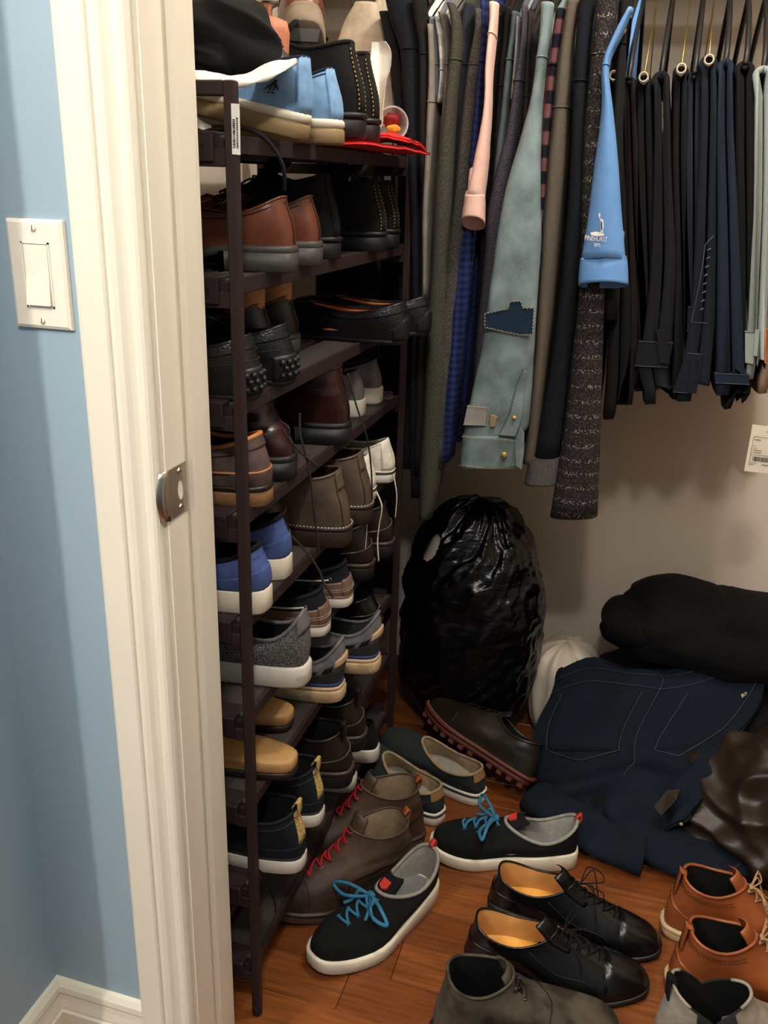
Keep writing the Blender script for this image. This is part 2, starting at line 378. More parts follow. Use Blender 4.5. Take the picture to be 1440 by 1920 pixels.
# paper barcode sticker hanging off the upright
m_paper = M('paper_white', (236, 232, 224), 0.7, var=0.02, bump=0.05)
m_ink = M('ink', (25, 22, 22), 0.7, bump=0)
bc = E('barcode_label', (RX1 + 0.008, RY0 - 0.008, 1.33), 'white barcode label stuck on the rack upright', 'label')
o0 = Vector((RX1 + 0.0035, RY0 - 0.0078, 1.377)); 
def lbl(a, z, dy=0.0): return o0 + Vector((a, dy - 0.004 * max(0, -z - 0.03) * 8, z - a * 0.05))
zs = [0, -0.012, -0.025, -0.038, -0.05, -0.0525]
MB().loft([[lbl(0, z), lbl(0.010, z), lbl(0.010, z, 0.0006), lbl(0, z, 0.0006)] for z in zs], True, True).build('paper', m_paper, bc, False, True)
mb = MB(); rr = random.Random(5); z = -0.016
while z > -0.046:
    t = rr.choice((0.0004, 0.0007, 0.0011)); mb.add([lbl(0.0012, z, -0.0004), lbl(0.0045, z, -0.0004), lbl(0.0045, z - t, -0.0004), lbl(0.0012, z - t, -0.0004)], [(0, 1, 2, 3)]); z -= t + rr.choice((0.0004, 0.0008))
z = -0.014
while z > -0.046:
    t = rr.uniform(0.0006, 0.0016); mb.add([lbl(0.0058, z, -0.0004), lbl(0.0080, z, -0.0004), lbl(0.0080, z - t, -0.0004), lbl(0.0058, z - t, -0.0004)], [(0, 1, 2, 3)]); z -= t + 0.0007
mb.build('barcode', m_ink, bc, False, True)

# ================================================================== shoes
class Shoe:
    """upper = surface lofted from the sole outline up to the collar rim; local +x = toe, z = up"""
    N, Mv = 44, 12
    def __init__(s, L=0.29, W=0.104, sole=0.026, heel=0.0, toe_h=0.05, p_toe=0.62, p_heel=0.55, xb=0.012, xf=0.15, zb=0.085, zf=0.09, zs=0.06, cw=0.030,
                 k2x=0.40, k2z=0.35, bulge=0.006, spring=0.012, side=1, slouch=0.0, seed=0.0, wrinkle=0.0, lean=0.0, wedge=0.0, kb=1.8, kf=1.6):
        s.__dict__.update(locals()); 
    def outline(s, th, off=0.0):
        c, sn = math.cos(th), math.sin(th); t = (1 + c) / 2
        p = lerp(s.p_heel, s.p_toe, sstep(0.3, 0.7, t))
        shp = lerp(0.68, 0.70, sstep(0.1, 0.35, t)); shp = lerp(shp, 1.0, sstep(0.4, 0.72, t)); shp = lerp(shp, 0.94, sstep(0.8, 1, t))
        y = math.copysign(abs(sn) ** p, sn) * s.W / 2 * shp
        x = s.L * t
        y += -s.side * s.W * 0.10 * (sstep(0.55, 1.0, t) - 0.35 * sstep(0.2, 0.5, t) * (1 - sstep(0.5, 0.8, t)))
        if off:
            n = Vector((c / s.L * 2, sn / s.W * 2)).normalized(); x += n.x * off; y += n.y * off
        return Vector((x, y, 0))
    def collar(s, th):
        c, sn = math.cos(th), math.sin(th)
        xc = (s.xb + s.xf) / 2; a = (s.xf - s.xb) / 2
        y = math.copysign(abs(sn) ** 0.8, sn) * s.cw * (1 - 0.22 * c)
        z = s.zs + (s.zf - s.zs) * max(0, c) ** s.kf + (s.zb - s.zs) * max(0, -c) ** s.kb
        p = Vector((xc + a * c, y, z))
        if s.slouch: p += Vector((s.slouch * 0.5, s.slouch * 0.3 * s.side, -0.35 * abs(s.slouch))) * 1.0
        if s.lean: p.y += s.lean
        return p
    def dfm(s, p):
        t = p.x / s.L
        z = p.z + s.spring * max(0, (t - 0.68) / 0.32) ** 2 + s.heel * (1 - sstep(0.25, 0.55, t))
        return Vector((p.x, p.y, z))
    def raw(s, th, v):
        S = s.outline(th); S.z = s.sole - 0.002; C = s.collar(th); c = max(0, math.cos(th)); dz = C.z - S.z
        n = Vector((math.cos(th) / s.L * 2, math.sin(th) / s.W * 2, 0)).normalized()
        P1 = S + n * (s.bulge * 0.6) + Vector((0, 0, lerp(0.42 * dz, s.toe_h * 1.15, c ** 0.7)))
        k = c ** 1.1
        P2 = C + Vector((0, 0, -0.42 * dz * (1 - k))) + n * s.bulge * (1 - k) + Vector(((S.x - C.x) * s.k2x * k, (S.y - C.y) * (0.55 * k), -(C.z - S.z - s.toe_h) * s.k2z * k))
        if math.cos(th) < 0: P2 += Vector((0, (S.y - C.y) * 0.25, 0))
        u = 1 - v
        p = S * u ** 3 + P1 * (3 * u * u * v) + P2 * (3 * u * v * v) + C * v ** 3
        if s.wrinkle:
            p += n * s.wrinkle * (nz3(p, 45, s.seed) + 0.6 * math.sin(p.z * 320 + 4 * nz3(p, 25, s.seed)) * sstep(0.3, 0.6, v)) * math.sin(PI * v)
        return p
    def ev(s, th, v, off=0.0):
        p = s.raw(th, v)
        if off:
            e = 0.02; a = s.raw(th + e, v) - s.raw(th - e, v); b2 = s.raw(th, min(1, v + e)) - s.raw(th, max(0, v - e))
            n = a.cross(b2)
            if n.length > 1e-12:
                n.normalize()
                p = p + n * off
        return s.dfm(p)
    def ths(s, n=None): n = n or s.N; return [2 * PI * k / n for k in range(n)]
    # ---- parts
    def upper(s, mat, root, name='upper', v1=1.0):
        MB().loft([[s.ev(t, v1 * j / s.Mv) for t in s.ths()] for j in range(s.Mv + 1)]).build(name, mat, root)
    def lining(s, mat, root, mat_in=None, depth=None):
        zi = s.sole + 0.010; rings = []
        for f in (0, 0.12, 0.5, 1.0):
            ring = []
            for t in s.ths():
                C = s.collar(t); S = s.outline(t); c = math.cos(t)
                ctr = Vector(((s.xb + s.xf) / 2, 0, C.z)); q = C + (ctr - C).normalized() * 0.0035
                bx = lerp(0.014, s.L * 0.62, (1 + c) / 2); by = S.y * 0.80
                B = Vector((bx, by, zi))
                p = q.lerp(B, f); p.z = lerp(C.z - (0.0 if f == 0 else 0.002), zi, f)
                if f == 0: p = C.copy()
                ring.append(s.dfm(p))
            rings.append(ring)
        MB().loft(rings).build('lining', mat, root)
        mb = MB(); mb.loft([rings[-1], [p.lerp(sum(rings[-1], Vector()) / len(rings[-1]), 0.5) + Vector((0, 0, 0.001)) for p in rings[-1]]], False, True); mb.build('insole', mat_in or mat, root)
    def rim(s, mat, root, r=0.0028, name='collar_rim'):
        MB().tube([s.dfm(s.collar(t)) for t in s.ths(36)], r, 6, closed=True).build(name, mat, root)
    def soles(s, layers, root):
        """layers: (z0, z1, outward offset, material, name)"""
        for z0, z1, off, mat, nm in layers:
            e = min(0.003, (z1 - z0) * 0.3)
            rings = []
            for z, o in ((z0, off - e), (z0 + e, off), (z1 - e, off), (z1, off - e * 0.7), (z1, off - 0.012)):
                ring = []
                for t in s.ths():
                    p = s.outline(t, o); p.z = z + (s.wedge * (1 - sstep(0.05, 0.5, p.x / s.L)) if z > z0 + e else 0); ring.append(s.dfm(p))
                rings.append(ring)
            MB().loft(rings, True, True).build(nm, mat, root)
    def heel_block(s, mat, root, frac=0.27, off=0.002):
        rings = []
        for z, o in ((0, off - 0.003), (0.002, off - 0.001), (s.heel + 0.004, off)):
            ring = []
            for t in s.ths():
                p = s.outline(t, o); p.x = min(p.x, s.L * frac); ring.append(Vector((p.x, p.y, z)))
            rings.append(ring)
        MB().loft(rings, True, True).build('heel', mat, root)
    def patch(s, name, t0, t1, v0, v1, mat, root, off=0.0014, nt=14, nv=6, edge=None):
        rings = []
        for j in range(-1, nv + 2):
            v = lerp(v0, v1, min(nv, max(0, j)) / nv); ring = []
            for i in range(-1, nt + 2):
                f = min(nt, max(0, i)) / nt; t = lerp(t0, t1, f)
                vv = v if edge is None else lerp(v0, min(v, edge(f) * (v1 - v0) + v0), 1)
                o = off if (0 <= i <= nt and 0 <= j <= nv) else -0.0005
                ring.append(s.ev(t, min(1, max(0, vv)), o))
            rings.append(ring)
        return MB().loft(rings, closed=False).build(name, mat, root)
    def vx(s, th, x):
        """v at which the upper reaches length x (0 if the sole edge is already behind it)"""
        for k in range(41):
            if s.raw(th, k / 40).x < x: return k / 40
        return 1.0
    def cap(s, name, x, mat, root, off=0.0012, nt=22):
        a = math.acos(2 * x / s.L - 1); rings = []
        for j in range(-1, 8):
            g = min(6, max(0, j)) / 6; ring = []
            for i in range(nt + 1):
                t = lerp(-a, a, i / nt); ring.append(s.ev(t, s.vx(t, x) * g, off if 0 <= j <= 6 else -0.0005))
            rings.append(ring)
        MB().loft(rings, closed=False).build(name, mat, root)
        return [(lerp(-a, a, i / 12), s.vx(lerp(-a, a, i / 12), x)) for i in range(13)]
    def stitch(s, name, pts, mat, root, r=0.0006, dash=0.004, off=0.0016, gap=0.5):
        dense = spline([s.ev(t, v, off) for t, v in pts], 8); mb = MB(); acc = [0.0]
        for p, q in zip(dense, dense[1:]): acc.append(acc[-1] + (q - p).length)
        def pos(d):
            for i in range(len(acc) - 1):
                if acc[i + 1] >= d: return dense[i].lerp(dense[i + 1], (d - acc[i]) / max(1e-9, acc[i + 1] - acc[i]))
            return dense[-1]
        d = 0.0
        while d + dash * (1 - gap) < acc[-1]:
            mb.tube([pos(d), pos(d + dash * (1 - gap))], r, 4); d += dash
        if mb.v: mb.build(name, mat, root)
    def seam(s, name, pts, mat, root, r=0.0008, off=0.0006):
        MB().tube(spline([s.ev(t, v, off) for t, v in pts], 6), r, 5).build(name, mat, root)
    def laces(s, mat, root, rows=4, v0=0.52, v1=0.92, dt=0.20, r=0.0016, bow=0.0, seed=1, eyelet=None, ends=0.06):
        rr = random.Random(seed)
        vs = [lerp(v0, v1, i / max(1, rows - 1)) for i in range(rows)]
        for i, v in enumerate(vs):
            d = dt * (1 + 0.35 * (v - v0) / (v1 - v0 + 1e-6)); a = s.ev(d, v, 0.002); b2 = s.ev(-d, v, 0.002)
            mb = MB(); mid = s.ev(0, v, 0.0045); mb.tube(spline([a, mid, b2], 4), r, 5)
            if i < rows - 1:
                d2 = dt * (1 + 0.35 * (vs[i + 1] - v0) / (v1 - v0 + 1e-6)); c = s.ev(-d2, vs[i + 1], 0.002); mm = s.ev(0, (v + vs[i + 1]) / 2, 0.0055); mb.tube(spline([a, mm, c], 4), r, 5)
            mb.build('lace', mat, root)
            if eyelet:
                for p, q in ((a, d), (b2, -d)):
                    MB().tube([s.ev(q + 0.03 * math.cos(k) , v + 0.02 * math.sin(k), 0.001) for k in [2 * PI * j / 10 for j in range(10)]], 0.0009, 4, closed=True).build('eyelet', eyelet, root)
        if bow:
            top = s.ev(0, v1, 0.006); mb = MB()
            for sg in (-1, 1):
                mb.tube(spline([top, top + Vector((bow * 0.25, sg * bow * 0.55, 0.012)), top + Vector((bow * 0.10 + 0.3 * bow, sg * bow * 0.95, 0.001)), top + Vector((bow * 0.45, sg * bow * 0.5, -0.002)), top + Vector((0.004, sg * 0.002, 0))], 7), r * 1.15, 6)
            mb.build('lace_bow', mat, root)
            for sg in (-1, 1):
                e0 = top + Vector((ends * rr.uniform(0.5, 0.9), sg * ends * 0.7, -0.03))
                v = s.ev(sg * 0.5, 0.62, 0.006)
                MB().tube(spline([top, top + Vector((0.012, sg * 0.018, 0.008)), s.ev(sg * 0.35, 0.75, 0.007), v], 6), r * 1.1, 6).build('lace_end', mat, root)
            MB().tube([top + Vector((0, -0.006, 0)), top + Vector((0, 0, 0.003)), top + Vector((0, 0.006, 0))], r * 2.2, 6).build('lace_knot', mat, root)
    def tongue(s, mat, root, up=0.025, wth=0.022, back=0.004, name='tongue', v0=0.8):
        rows = []; base = [s.ev(0, v0, 0.0), s.ev(0, 0.93, -0.001)]
        Cf = s.dfm(s.collar(0)); d = (Cf - base[0]); d = Vector((d.x, 0, d.z)).normalized()
        base += [Cf + Vector((-0.002, 0, 0)), Cf + d * up * 0.6 + Vector((-back * 0.4, 0, up * 0.25)), Cf + d * up + Vector((-back, 0, up * 0.4))]
        for i, p in enumerate(spline(base, 3)):
            row = []
            f = i / 12.0
            for k in range(-4, 5):
                q = k / 4; ww = wth * (1 - 0.25 * (max(0, f - 0.75) / 0.25) ** 2)
                row.append(p + Vector((-0.012 * q * q, ww * q, -0.006 * q * q)))
            for k in range(4, -5, -1):
                q = k / 4; ww = wth * (1 - 0.25 * (max(0, f - 0.75) / 0.25) ** 2)
                row.append(p + Vector((-0.012 * q * q - 0.003, ww * q, -0.006 * q * q - 0.001)))
            rows.append(row)
        return MB().loft(rows, True, True).build(name, mat, root)
    def loop(s, mat, root, v0=0.8, h=0.02, wd=0.009, name='pull_loop', r=0.0014):
        a = s.ev(PI, v0, 0.001); b2 = s.dfm(s.collar(PI)); c = b2 + Vector((-0.006, 0, h))
        pts = spline([a, b2 + Vector((-0.007, 0, 0)), c, b2 + Vector((0.004, 0, h * 0.2))], 5)
        rings = [[p + Vector((dx, y, 0)) for dx, y in ((-r, -wd), (-r, wd), (r, wd), (r, -wd))] for p in pts]
        return MB().loft(rings, True, True).build(name, mat, root)

def shoe_root(name, label, group, loc, ang, rot=(0, 0)):
    o = E(name, loc, label, 'boot' if 'boot' in name else 'sandal' if 'sandal' in name else 'sneaker' if 'sneaker' in name else 'shoe', group)
    o.rotation_euler = (rot[0], rot[1], math.radians(ang)); return o
def on_rack(sh, Y, X=-0.462): return (X, Y, SH[sh])
# ---- shoe materials
lea = lambda n, c, rough=0.35, c2=None, bs=700, bump=0.12, **k: M(n, c, rough, 'leather', c2, bump=bump, bscale=bs, scale=25, **k)
sue = lambda n, c, c2=None, **k: M(n, c, 0.92, 'noise', c2, var=0.22, scale=45, bump=0.5, bscale=900, spec=0.25, **k)
rub = lambda n, c, rough=0.55, **k: M(n, c, rough, var=0.08, scale=30, bump=0.15, bscale=250, **k)
fab = lambda n, c, c2=None, **k: M(n, c, 0.9, 'noise', c2, var=0.15, scale=80, bump=0.5, bscale=1100, spec=0.3, **k)
m_lace_k = fab('lace_black', (22, 21, 22)); m_lace_b = fab('lace_brown', (60, 48, 40)); m_lace_w = fab('lace_white', (214, 206, 192))
m_lace_blue = fab('lace_blue', (52, 116, 150)); m_lace_red = fab('lace_red', (190, 26, 40)); m_lace_tan = fab('lace_tan', (176, 142, 104))
m_blk = lea('leather_black', (16, 16, 17), 0.26); m_blk_peb = lea('leather_black_pebbled', (26, 26, 27), 0.36, bs=330, bump=0.5)
m_blksue = sue('suede_black', (24, 25, 27)); m_rubk = rub('rubber_black', (20, 20, 21), 0.5)
m_brn = lea('leather_brown', (112, 62, 42), 0.26, (88, 46, 30)); m_rubg = rub('rubber_grey', (74, 70, 66))
m_burg = lea('leather_burgundy', (66, 28, 24), 0.28, (48, 20, 18)); m_dkbrn = lea('leather_dark_brown', (46, 32, 26), 0.42, (36, 24, 20))
m_gbrn = lea('leather_grey_brown', (96, 80, 66), 0.5, (72, 58, 48)); m_welt = lea('welt_brown', (64, 42, 32), 0.5)
m_cream = rub('rubber_cream', (226, 216, 194)); m_whr = rub('rubber_white', (214, 208, 196)); m_gum = rub('rubber_gum', (140, 116, 78)); m_tanr = rub('rubber_tan', (196, 166, 128))
m_canv = fab('canvas_light_blue', (120, 158, 196)); m_gold = M('thread_yellow', (206, 164, 70), 0.7, bump=0); m_thw = M('thread_white', (206, 196, 178), 0.8, bump=0)
m_mocs = sue('suede_taupe', (92, 76, 72), (78, 62, 58)); m_org = lea('leather_orange', (190, 120, 62), 0.5); m_wsole = M('sole_wood_tone', (150, 108, 70), 0.6, 'wood', (110, 76, 46), scale=30, stretch=(2, 2, 20))
m_bsue = sue('suede_blue', (72, 90, 144)); m_navy = fab('canvas_navy', (26, 34, 46)); m_boatn = sue('suede_navy', (34, 38, 50)); m_boatb = lea('leather_boat_brown', (120, 94, 78), 0.45)
m_wool = M('wool_grey_melange', (48, 48, 50), 0.95, 'melange', (132, 128, 124), bscale=650, bump=0.5); m_woolk = M('wool_black', (17, 19, 18), 0.95, 'melange', (32, 34, 33), bscale=900, bump=0.5, spec=0.25)
m_gknit = fab('knit_grey', (112, 110, 112), (92, 90, 92)); m_dknit = fab('knit_dark_grey', (62, 66, 66)); m_blue = rub('rubber_blue', (34, 52, 116)); m_boost = M('foam_cream', (204, 180, 144), 0.7, 'leather', (176, 148, 108), bscale=180, bump=0.6, scale=60)
m_lin_g = fab('lining_grey', (148, 144, 134)); m_lin_k = fab('lining_black', (20, 20, 20)); m_lin_t = lea('lining_tan', (196, 140, 78), 0.55); m_lin_o = lea('lining_orange', (190, 104, 40), 0.5); m_lin_beige = fab('lining_beige', (150, 130, 104))
m_ins_y = lea('insole_yellow', (226, 162, 66), 0.5); m_red = rub('tab_red', (196, 52, 40)); m_leop = M('gold_leopard', (214, 184, 116), 0.45, 'leopard', (64, 48, 30), bscale=330, bump=0)
m_tanl = lea('leather_tan_brogue', (152, 82, 42), 0.36, (126, 62, 30)); m_chuk = sue('suede_dark_olive', (82, 74, 61), (66, 59, 50)); m_chel = sue('suede_light_grey', (156, 146, 132)); m_elas = M('elastic_black', (26, 28, 26), 0.9, 'knit', (40, 42, 40), bscale=1500)
m_rboot = lea('leather_worn_brown', (82, 62, 48), 0.55, (64, 46, 36), bump=0.25); m_redsole = rub('rubber_red_brown', (96, 44, 34)); m_dkgrn = lea('leather_oily_brown', (52, 44, 36), 0.3, (40, 32, 26))
m_slip = fab('canvas_slate', (50, 58, 58)); m_cork = lea('leather_cork_tan', (150, 110, 70), 0.6); m_foot = lea('footbed_tan', (196, 152, 96), 0.6, (170, 126, 74))
m_steel2 = M('eyelet_metal', (160, 150, 130), 0.3, metal=1.0, bump=0)
BP = dict(W=0.106, toe_h=0.055)

def k_canvas(R, sd):
    s = Shoe(L=0.285, W=0.100, sole=0.030, zb=0.093, zf=0.094, zs=0.072, xf=0.15, side=sd, p_toe=0.6)
    s.upper(m_canv, R); s.lining(m_navy, R); s.rim(m_navy, R, 0.002)
    s.soles([(0.0, 0.020, 0.004, m_gum, 'outsole'), (0.020, 0.031, 0.004, m_cream, 'foxing')], R)
    s.patch('heel_stay', PI - 0.35, PI + 0.35, 0.0, 1.0, m_canv, R, 0.0015); s.tongue(m_canv, R); s.laces(m_lace_w, R, 4)
    s.seam('top_seam', [(t, 0.93) for t in (1.2, 1.7, 2.2, 2.7, 3.14, 3.6, 4.1, 4.6, 5.1)], m_navy, R, 0.0006)
    return s
def k_suedeboot(R, sd, stitch=True, h=0.125):
    s = Shoe(L=0.29, W=0.104, sole=0.034, zb=h, zf=h + 0.005, zs=h - 0.012, xf=0.125, cw=0.034, k2x=0.15, k2z=1.0, side=sd, xb=0.018)
    s.upper(m_blksue, R); s.lining(m_lin_k, R); s.rim(m_blksue, R, 0.003)
    s.soles([(0.0, 0.026, 0.004, m_rubk, 'outsole'), (0.026, 0.034, 0.006, m_rubk, 'welt')], R)
    s.patch('back_stay', PI - 0.16, PI + 0.16, 0.0, 1.0, m_blksue, R, 0.002)
    if stitch:
        s.stitch('stitching', [(PI + 0.18, 0.05 + 0.9 * k / 8) for k in range(9)], m_gold, R, 0.0008, 0.006, 0.002)
        s.stitch('stitching', [(PI - 0.18, 0.05 + 0.9 * k / 8) for k in range(9)], m_gold, R, 0.0008, 0.006, 0.002)
    s.laces(m_lace_k, R, 3, 0.6, 0.9); s.tongue(m_blksue, R)
    return s
def k_derby(R, sd):
    s = Shoe(L=0.305, W=0.102, sole=0.012, heel=0.022, toe_h=0.045, zb=0.072, zf=0.078, zs=0.048, xf=0.15, side=sd, p_toe=0.75, cw=0.031)
    s.upper(m_brn, R); s.lining(m_dkbrn, R); s.rim(m_brn, R, 0.0018)
    s.soles([(0.0, 0.012, 0.004, m_rubg, 'outsole')], R); s.heel_block(m_rubg, R, off=0.004)
    s.seam('back_seam', [(PI, 0.05 + 0.9 * k / 5) for k in range(6)], m_dkbrn, R, 0.001)
    s.seam('quarter_seam', [(1.0, 0.95), (0.95, 0.6), (0.8, 0.35), (0.85, 0.05)], m_dkbrn, R); s.seam('quarter_seam', [(-1.0, 0.95), (-0.95, 0.6), (-0.8, 0.35), (-0.85, 0.05)], m_dkbrn, R)
    s.seam('top_line', [(t, 0.9) for t in (1.0, 1.5, 2.0, 2.5, 3.14, 3.8, 4.3, 4.8, 5.3)], m_dkbrn, R, 0.0006)
    s.tongue(m_brn, R); s.laces(m_lace_b, R, 4)
    return s
def k_driver(R, sd):
    s = Shoe(L=0.285, W=0.10, sole=0.010, zb=0.082, zf=0.086, zs=0.066, xf=0.14, side=sd, bulge=0.008)
    s.upper(m_blk_peb, R); s.lining(m_lin_k, R); s.rim(m_blk_peb, R, 0.0025)
    s.soles([(0.0, 0.010, 0.0, m_rubk, 'outsole')], R); s.patch('heel_guard', PI - 0.55, PI + 0.55, 0.0, 0.48, m_rubk, R, 0.002)
    for a in (-0.34, -0.17, 0.0, 0.17, 0.34):
        for v in (0.10, 0.22, 0.34):
            p = s.ev(PI + a + (0.08 if v == 0.22 else 0), v, 0.002)
            rr = 0.0042; MB().loft([[p + Vector((-q, r2 * math.cos(2 * PI * k / 8), r2 * math.sin(2 * PI * k / 8))) for k in range(8)] for q, r2 in ((-0.002, rr), (0.002, rr), (0.0042, rr * 0.6))], True, True).build('nub', m_rubk, R)
    for v in (0.62, 0.78): s.stitch('stitching', [(t, v) for t in (1.4, 1.9, 2.4, 2.9, 3.14, 3.4, 3.9, 4.4, 4.9)], m_rubg, R, 0.0005, 0.003)
    s.patch('collar_band', 1.2, 2 * PI - 1.2, 0.8, 1.0, m_blk_peb, R, 0.0015, nt=26)
    e = s.ev(2 * PI - 1.35, 0.62, 0.001); MB().tube([e + Vector((0.004 * math.cos(k), 0, 0.004 * math.sin(k))) for k in [2 * PI * j / 10 for j in range(10)]], 0.0012, 5, closed=True).build('eyelet', m_steel2, R)
    return s
def k_loafer(R, sd):
    s = Shoe(L=0.285, W=0.098, sole=0.010, zb=0.072, zf=0.062, zs=0.052, xf=0.19, xb=0.006, cw=0.034, side=sd, bulge=0.007, toe_h=0.042)
    s.upper(m_blk_peb, R); s.lining(m_lin_o, R, m_lin_o); s.rim(m_blk_peb, R, 0.003)
    s.soles([(0.0, 0.010, 0.0, m_rubk, 'outsole')], R); s.patch('heel_guard', PI - 0.5, PI + 0.5, 0.0, 0.62, m_rubk, R, 0.0025, edge=lambda f: 0.45 + 0.55 * math.sin(PI * f))
    s.patch('collar_band', 0.9, 2 * PI - 0.9, 0.78, 1.0, m_blk_peb, R, 0.0018, nt=28)
    s.stitch('stitching', [(PI - 0.55 + 1.1 * k / 8, 0.30 + 0.36 * math.sin(PI * k / 8)) for k in range(9)], m_rubg, R, 0.0007, 0.0035)
    return s
def k_moc(R, sd):
    s = Shoe(L=0.29, W=0.106, sole=0.030, zb=0.098, zf=0.100, zs=0.080, xf=0.145, side=sd, bulge=0.008)
    s.upper(m_mocs, R); s.lining(m_dkbrn, R); s.rim(m_org, R, 0.0035)
    s.soles([(0.0, 0.022, 0.004, m_wsole, 'outsole'), (0.022, 0.030, 0.005, m_dkbrn, 'welt')], R)
    s.patch('collar_band', 1.0, 2 * PI - 1.0, 0.80, 1.0, m_mocs, R, 0.0022, nt=28)
    s.seam('piping', [(t, 0.40 + 0.1 * math.cos(t)) for t in [1.9 + 2.48 * k / 10 for k in range(11)]], m_org, R, 0.0019, 0.001)
    s.patch('heel_counter', PI - 0.8, PI + 0.8, 0.0, 0.30, m_mocs, R, 0.002); s.tongue(m_mocs, R); s.laces(m_lace_b, R, 3)
    return s
def k_burgundy(R, sd, slouch=False):
    s = Shoe(L=0.30, W=0.102, sole=0.012, heel=0.026, zb=0.104, zf=0.108, zs=0.100, xf=0.125, xb=0.016, cw=0.036, k2x=0.15, k2z=1.0, side=sd, wrinkle=0.0025 if not slouch else 0.006, seed=sd * 3.0, slouch=0.05 if slouch else 0)
    if slouch: s.zb, s.zf, s.zs = 0.104, 0.116, 0.098
    s.upper(m_burg, R); s.lining(m_dkbrn, R); s.rim(m_burg, R, 0.003)
    s.soles([(0.0, 0.012, 0.005, m_rubk, 'outsole')], R); s.heel_block(m_rubk, R, off=0.005)
    s.seam('back_seam', [(PI + 0.05, 0.04 + 0.92 * k / 6) for k in range(7)], m_dkbrn, R, 0.0012)
    s.seam('quarter_seam', [(PI + 0.9, 0.95), (PI + 1.0, 0.6), (PI + 1.25, 0.3), (PI + 1.2, 0.05)], m_dkbrn, R)
    s.tongue(m_burg, R, 0.02); s.laces(m_lace_b, R, 5, 0.5, 0.95)
    return s
def k_chukka(R, sd):
    s = Shoe(L=0.295, W=0.106, sole=0.036, zb=0.128, zf=0.124, zs=0.119, xf=0.125, xb=0.020, cw=0.036, k2x=0.15, k2z=1.0, side=sd, wrinkle=0.0012, seed=sd + 2)
    s.upper(m_gbrn, R); s.lining(m_dkbrn, R); s.rim(m_gbrn, R, 0.0025)
    s.soles([(0.0, 0.030, 0.004, m_welt, 'outsole'), (0.030, 0.037, 0.007, m_welt, 'welt')], R)
    s.stitch('welt_stitching', [(t, 0.03) for t in [1.5 + 3.28 * k / 14 for k in range(15)]], m_thw, R, 0.0011, 0.006, 0.004)
    s.seam('back_seam', [(PI - 0.25, 0.04 + 0.9 * k / 6) for k in range(7)], m_welt, R, 0.0008); s.seam('back_seam', [(PI + 0.25, 0.04 + 0.9 * k / 6) for k in range(7)], m_welt, R, 0.0008)
    s.patch('back_stay', PI - 0.22, PI + 0.22, 0.72, 1.0, m_gbrn, R, 0.002)
    s.tongue(m_gbrn, R, 0.02); s.laces(m_lace_b, R, 3, 0.6, 0.93)
    return s
def k_whitelow(R, sd):
    m = fab('canvas_white', (226, 220, 206))
    s = Shoe(L=0.285, W=0.100, sole=0.026, zb=0.088, zf=0.085, zs=0.066, xf=0.15, side=sd, xb=0.014)
    s.upper(m, R); s.lining(m_lin_g, R); s.rim(m, R, 0.002)
    s.soles([(0.0, 0.019, 0.004, m_whr, 'outsole'), (0.0195, 0.0215, 0.0048, m_rubk, 'pinstripe'), (0.022, 0.026, 0.004, m_whr, 'foxing')], R)
    s.patch('heel_stay', PI - 0.5, PI + 0.5, 0.0, 1.0, m, R, 0.002); s.tongue(m, R); s.laces(m_lace_w, R, 4)
    # heel label lettering
    for body, size, z in (('CONVERSE', 0.0050, 0.0130), ('ALL\u2605STAR', 0.0066, 0.0060)):
        v, f = text_geo(body, size); mb = MB(); R_ = 0.030
        pts = []
        for p in v:
            y = -p.x                                              # read from behind the heel
            q = s.outline(PI - y / R_ * 0.5, 0.0046); pts.append(Vector((q.x - 0.0003, q.y, z + p.y)))
        mb.add(pts, f).build('lettering', m_ink, R, False)
    return s
def k_blue(R, sd):
    s = Shoe(L=0.295, W=0.106, sole=0.036, zb=0.098, zf=0.098, zs=0.076, xf=0.15, side=sd, bulge=0.008)
    s.upper(m_bsue, R); s.lining(m_lin_k, R); s.rim(m_lin_k, R, 0.004)
    s.soles([(0.0, 0.037, 0.004, m_cream, 'outsole')], R)
    s.patch('heel_counter', PI - 1.0, PI + 1.0, 0.0, 0.55, m_bsue, R, 0.002, edge=lambda f: 0.7 + 0.3 * math.sin(PI * f) ** 2)
    v, f = text_geo('COLE HAAN', 0.008)
    s2 = [s.ev(PI - p.x / 0.036, 0.80 + p.y * 8, 0.0012) for p in [Vector((-q.x, q.y, 0)) for q in v]]
    MB().add(s2, f).build('lettering', M('ink_blue', (36, 50, 110), 0.8, bump=0), R, False)
    s.tongue(m_bsue, R); s.laces(m_lace_k, R, 4)
    return s
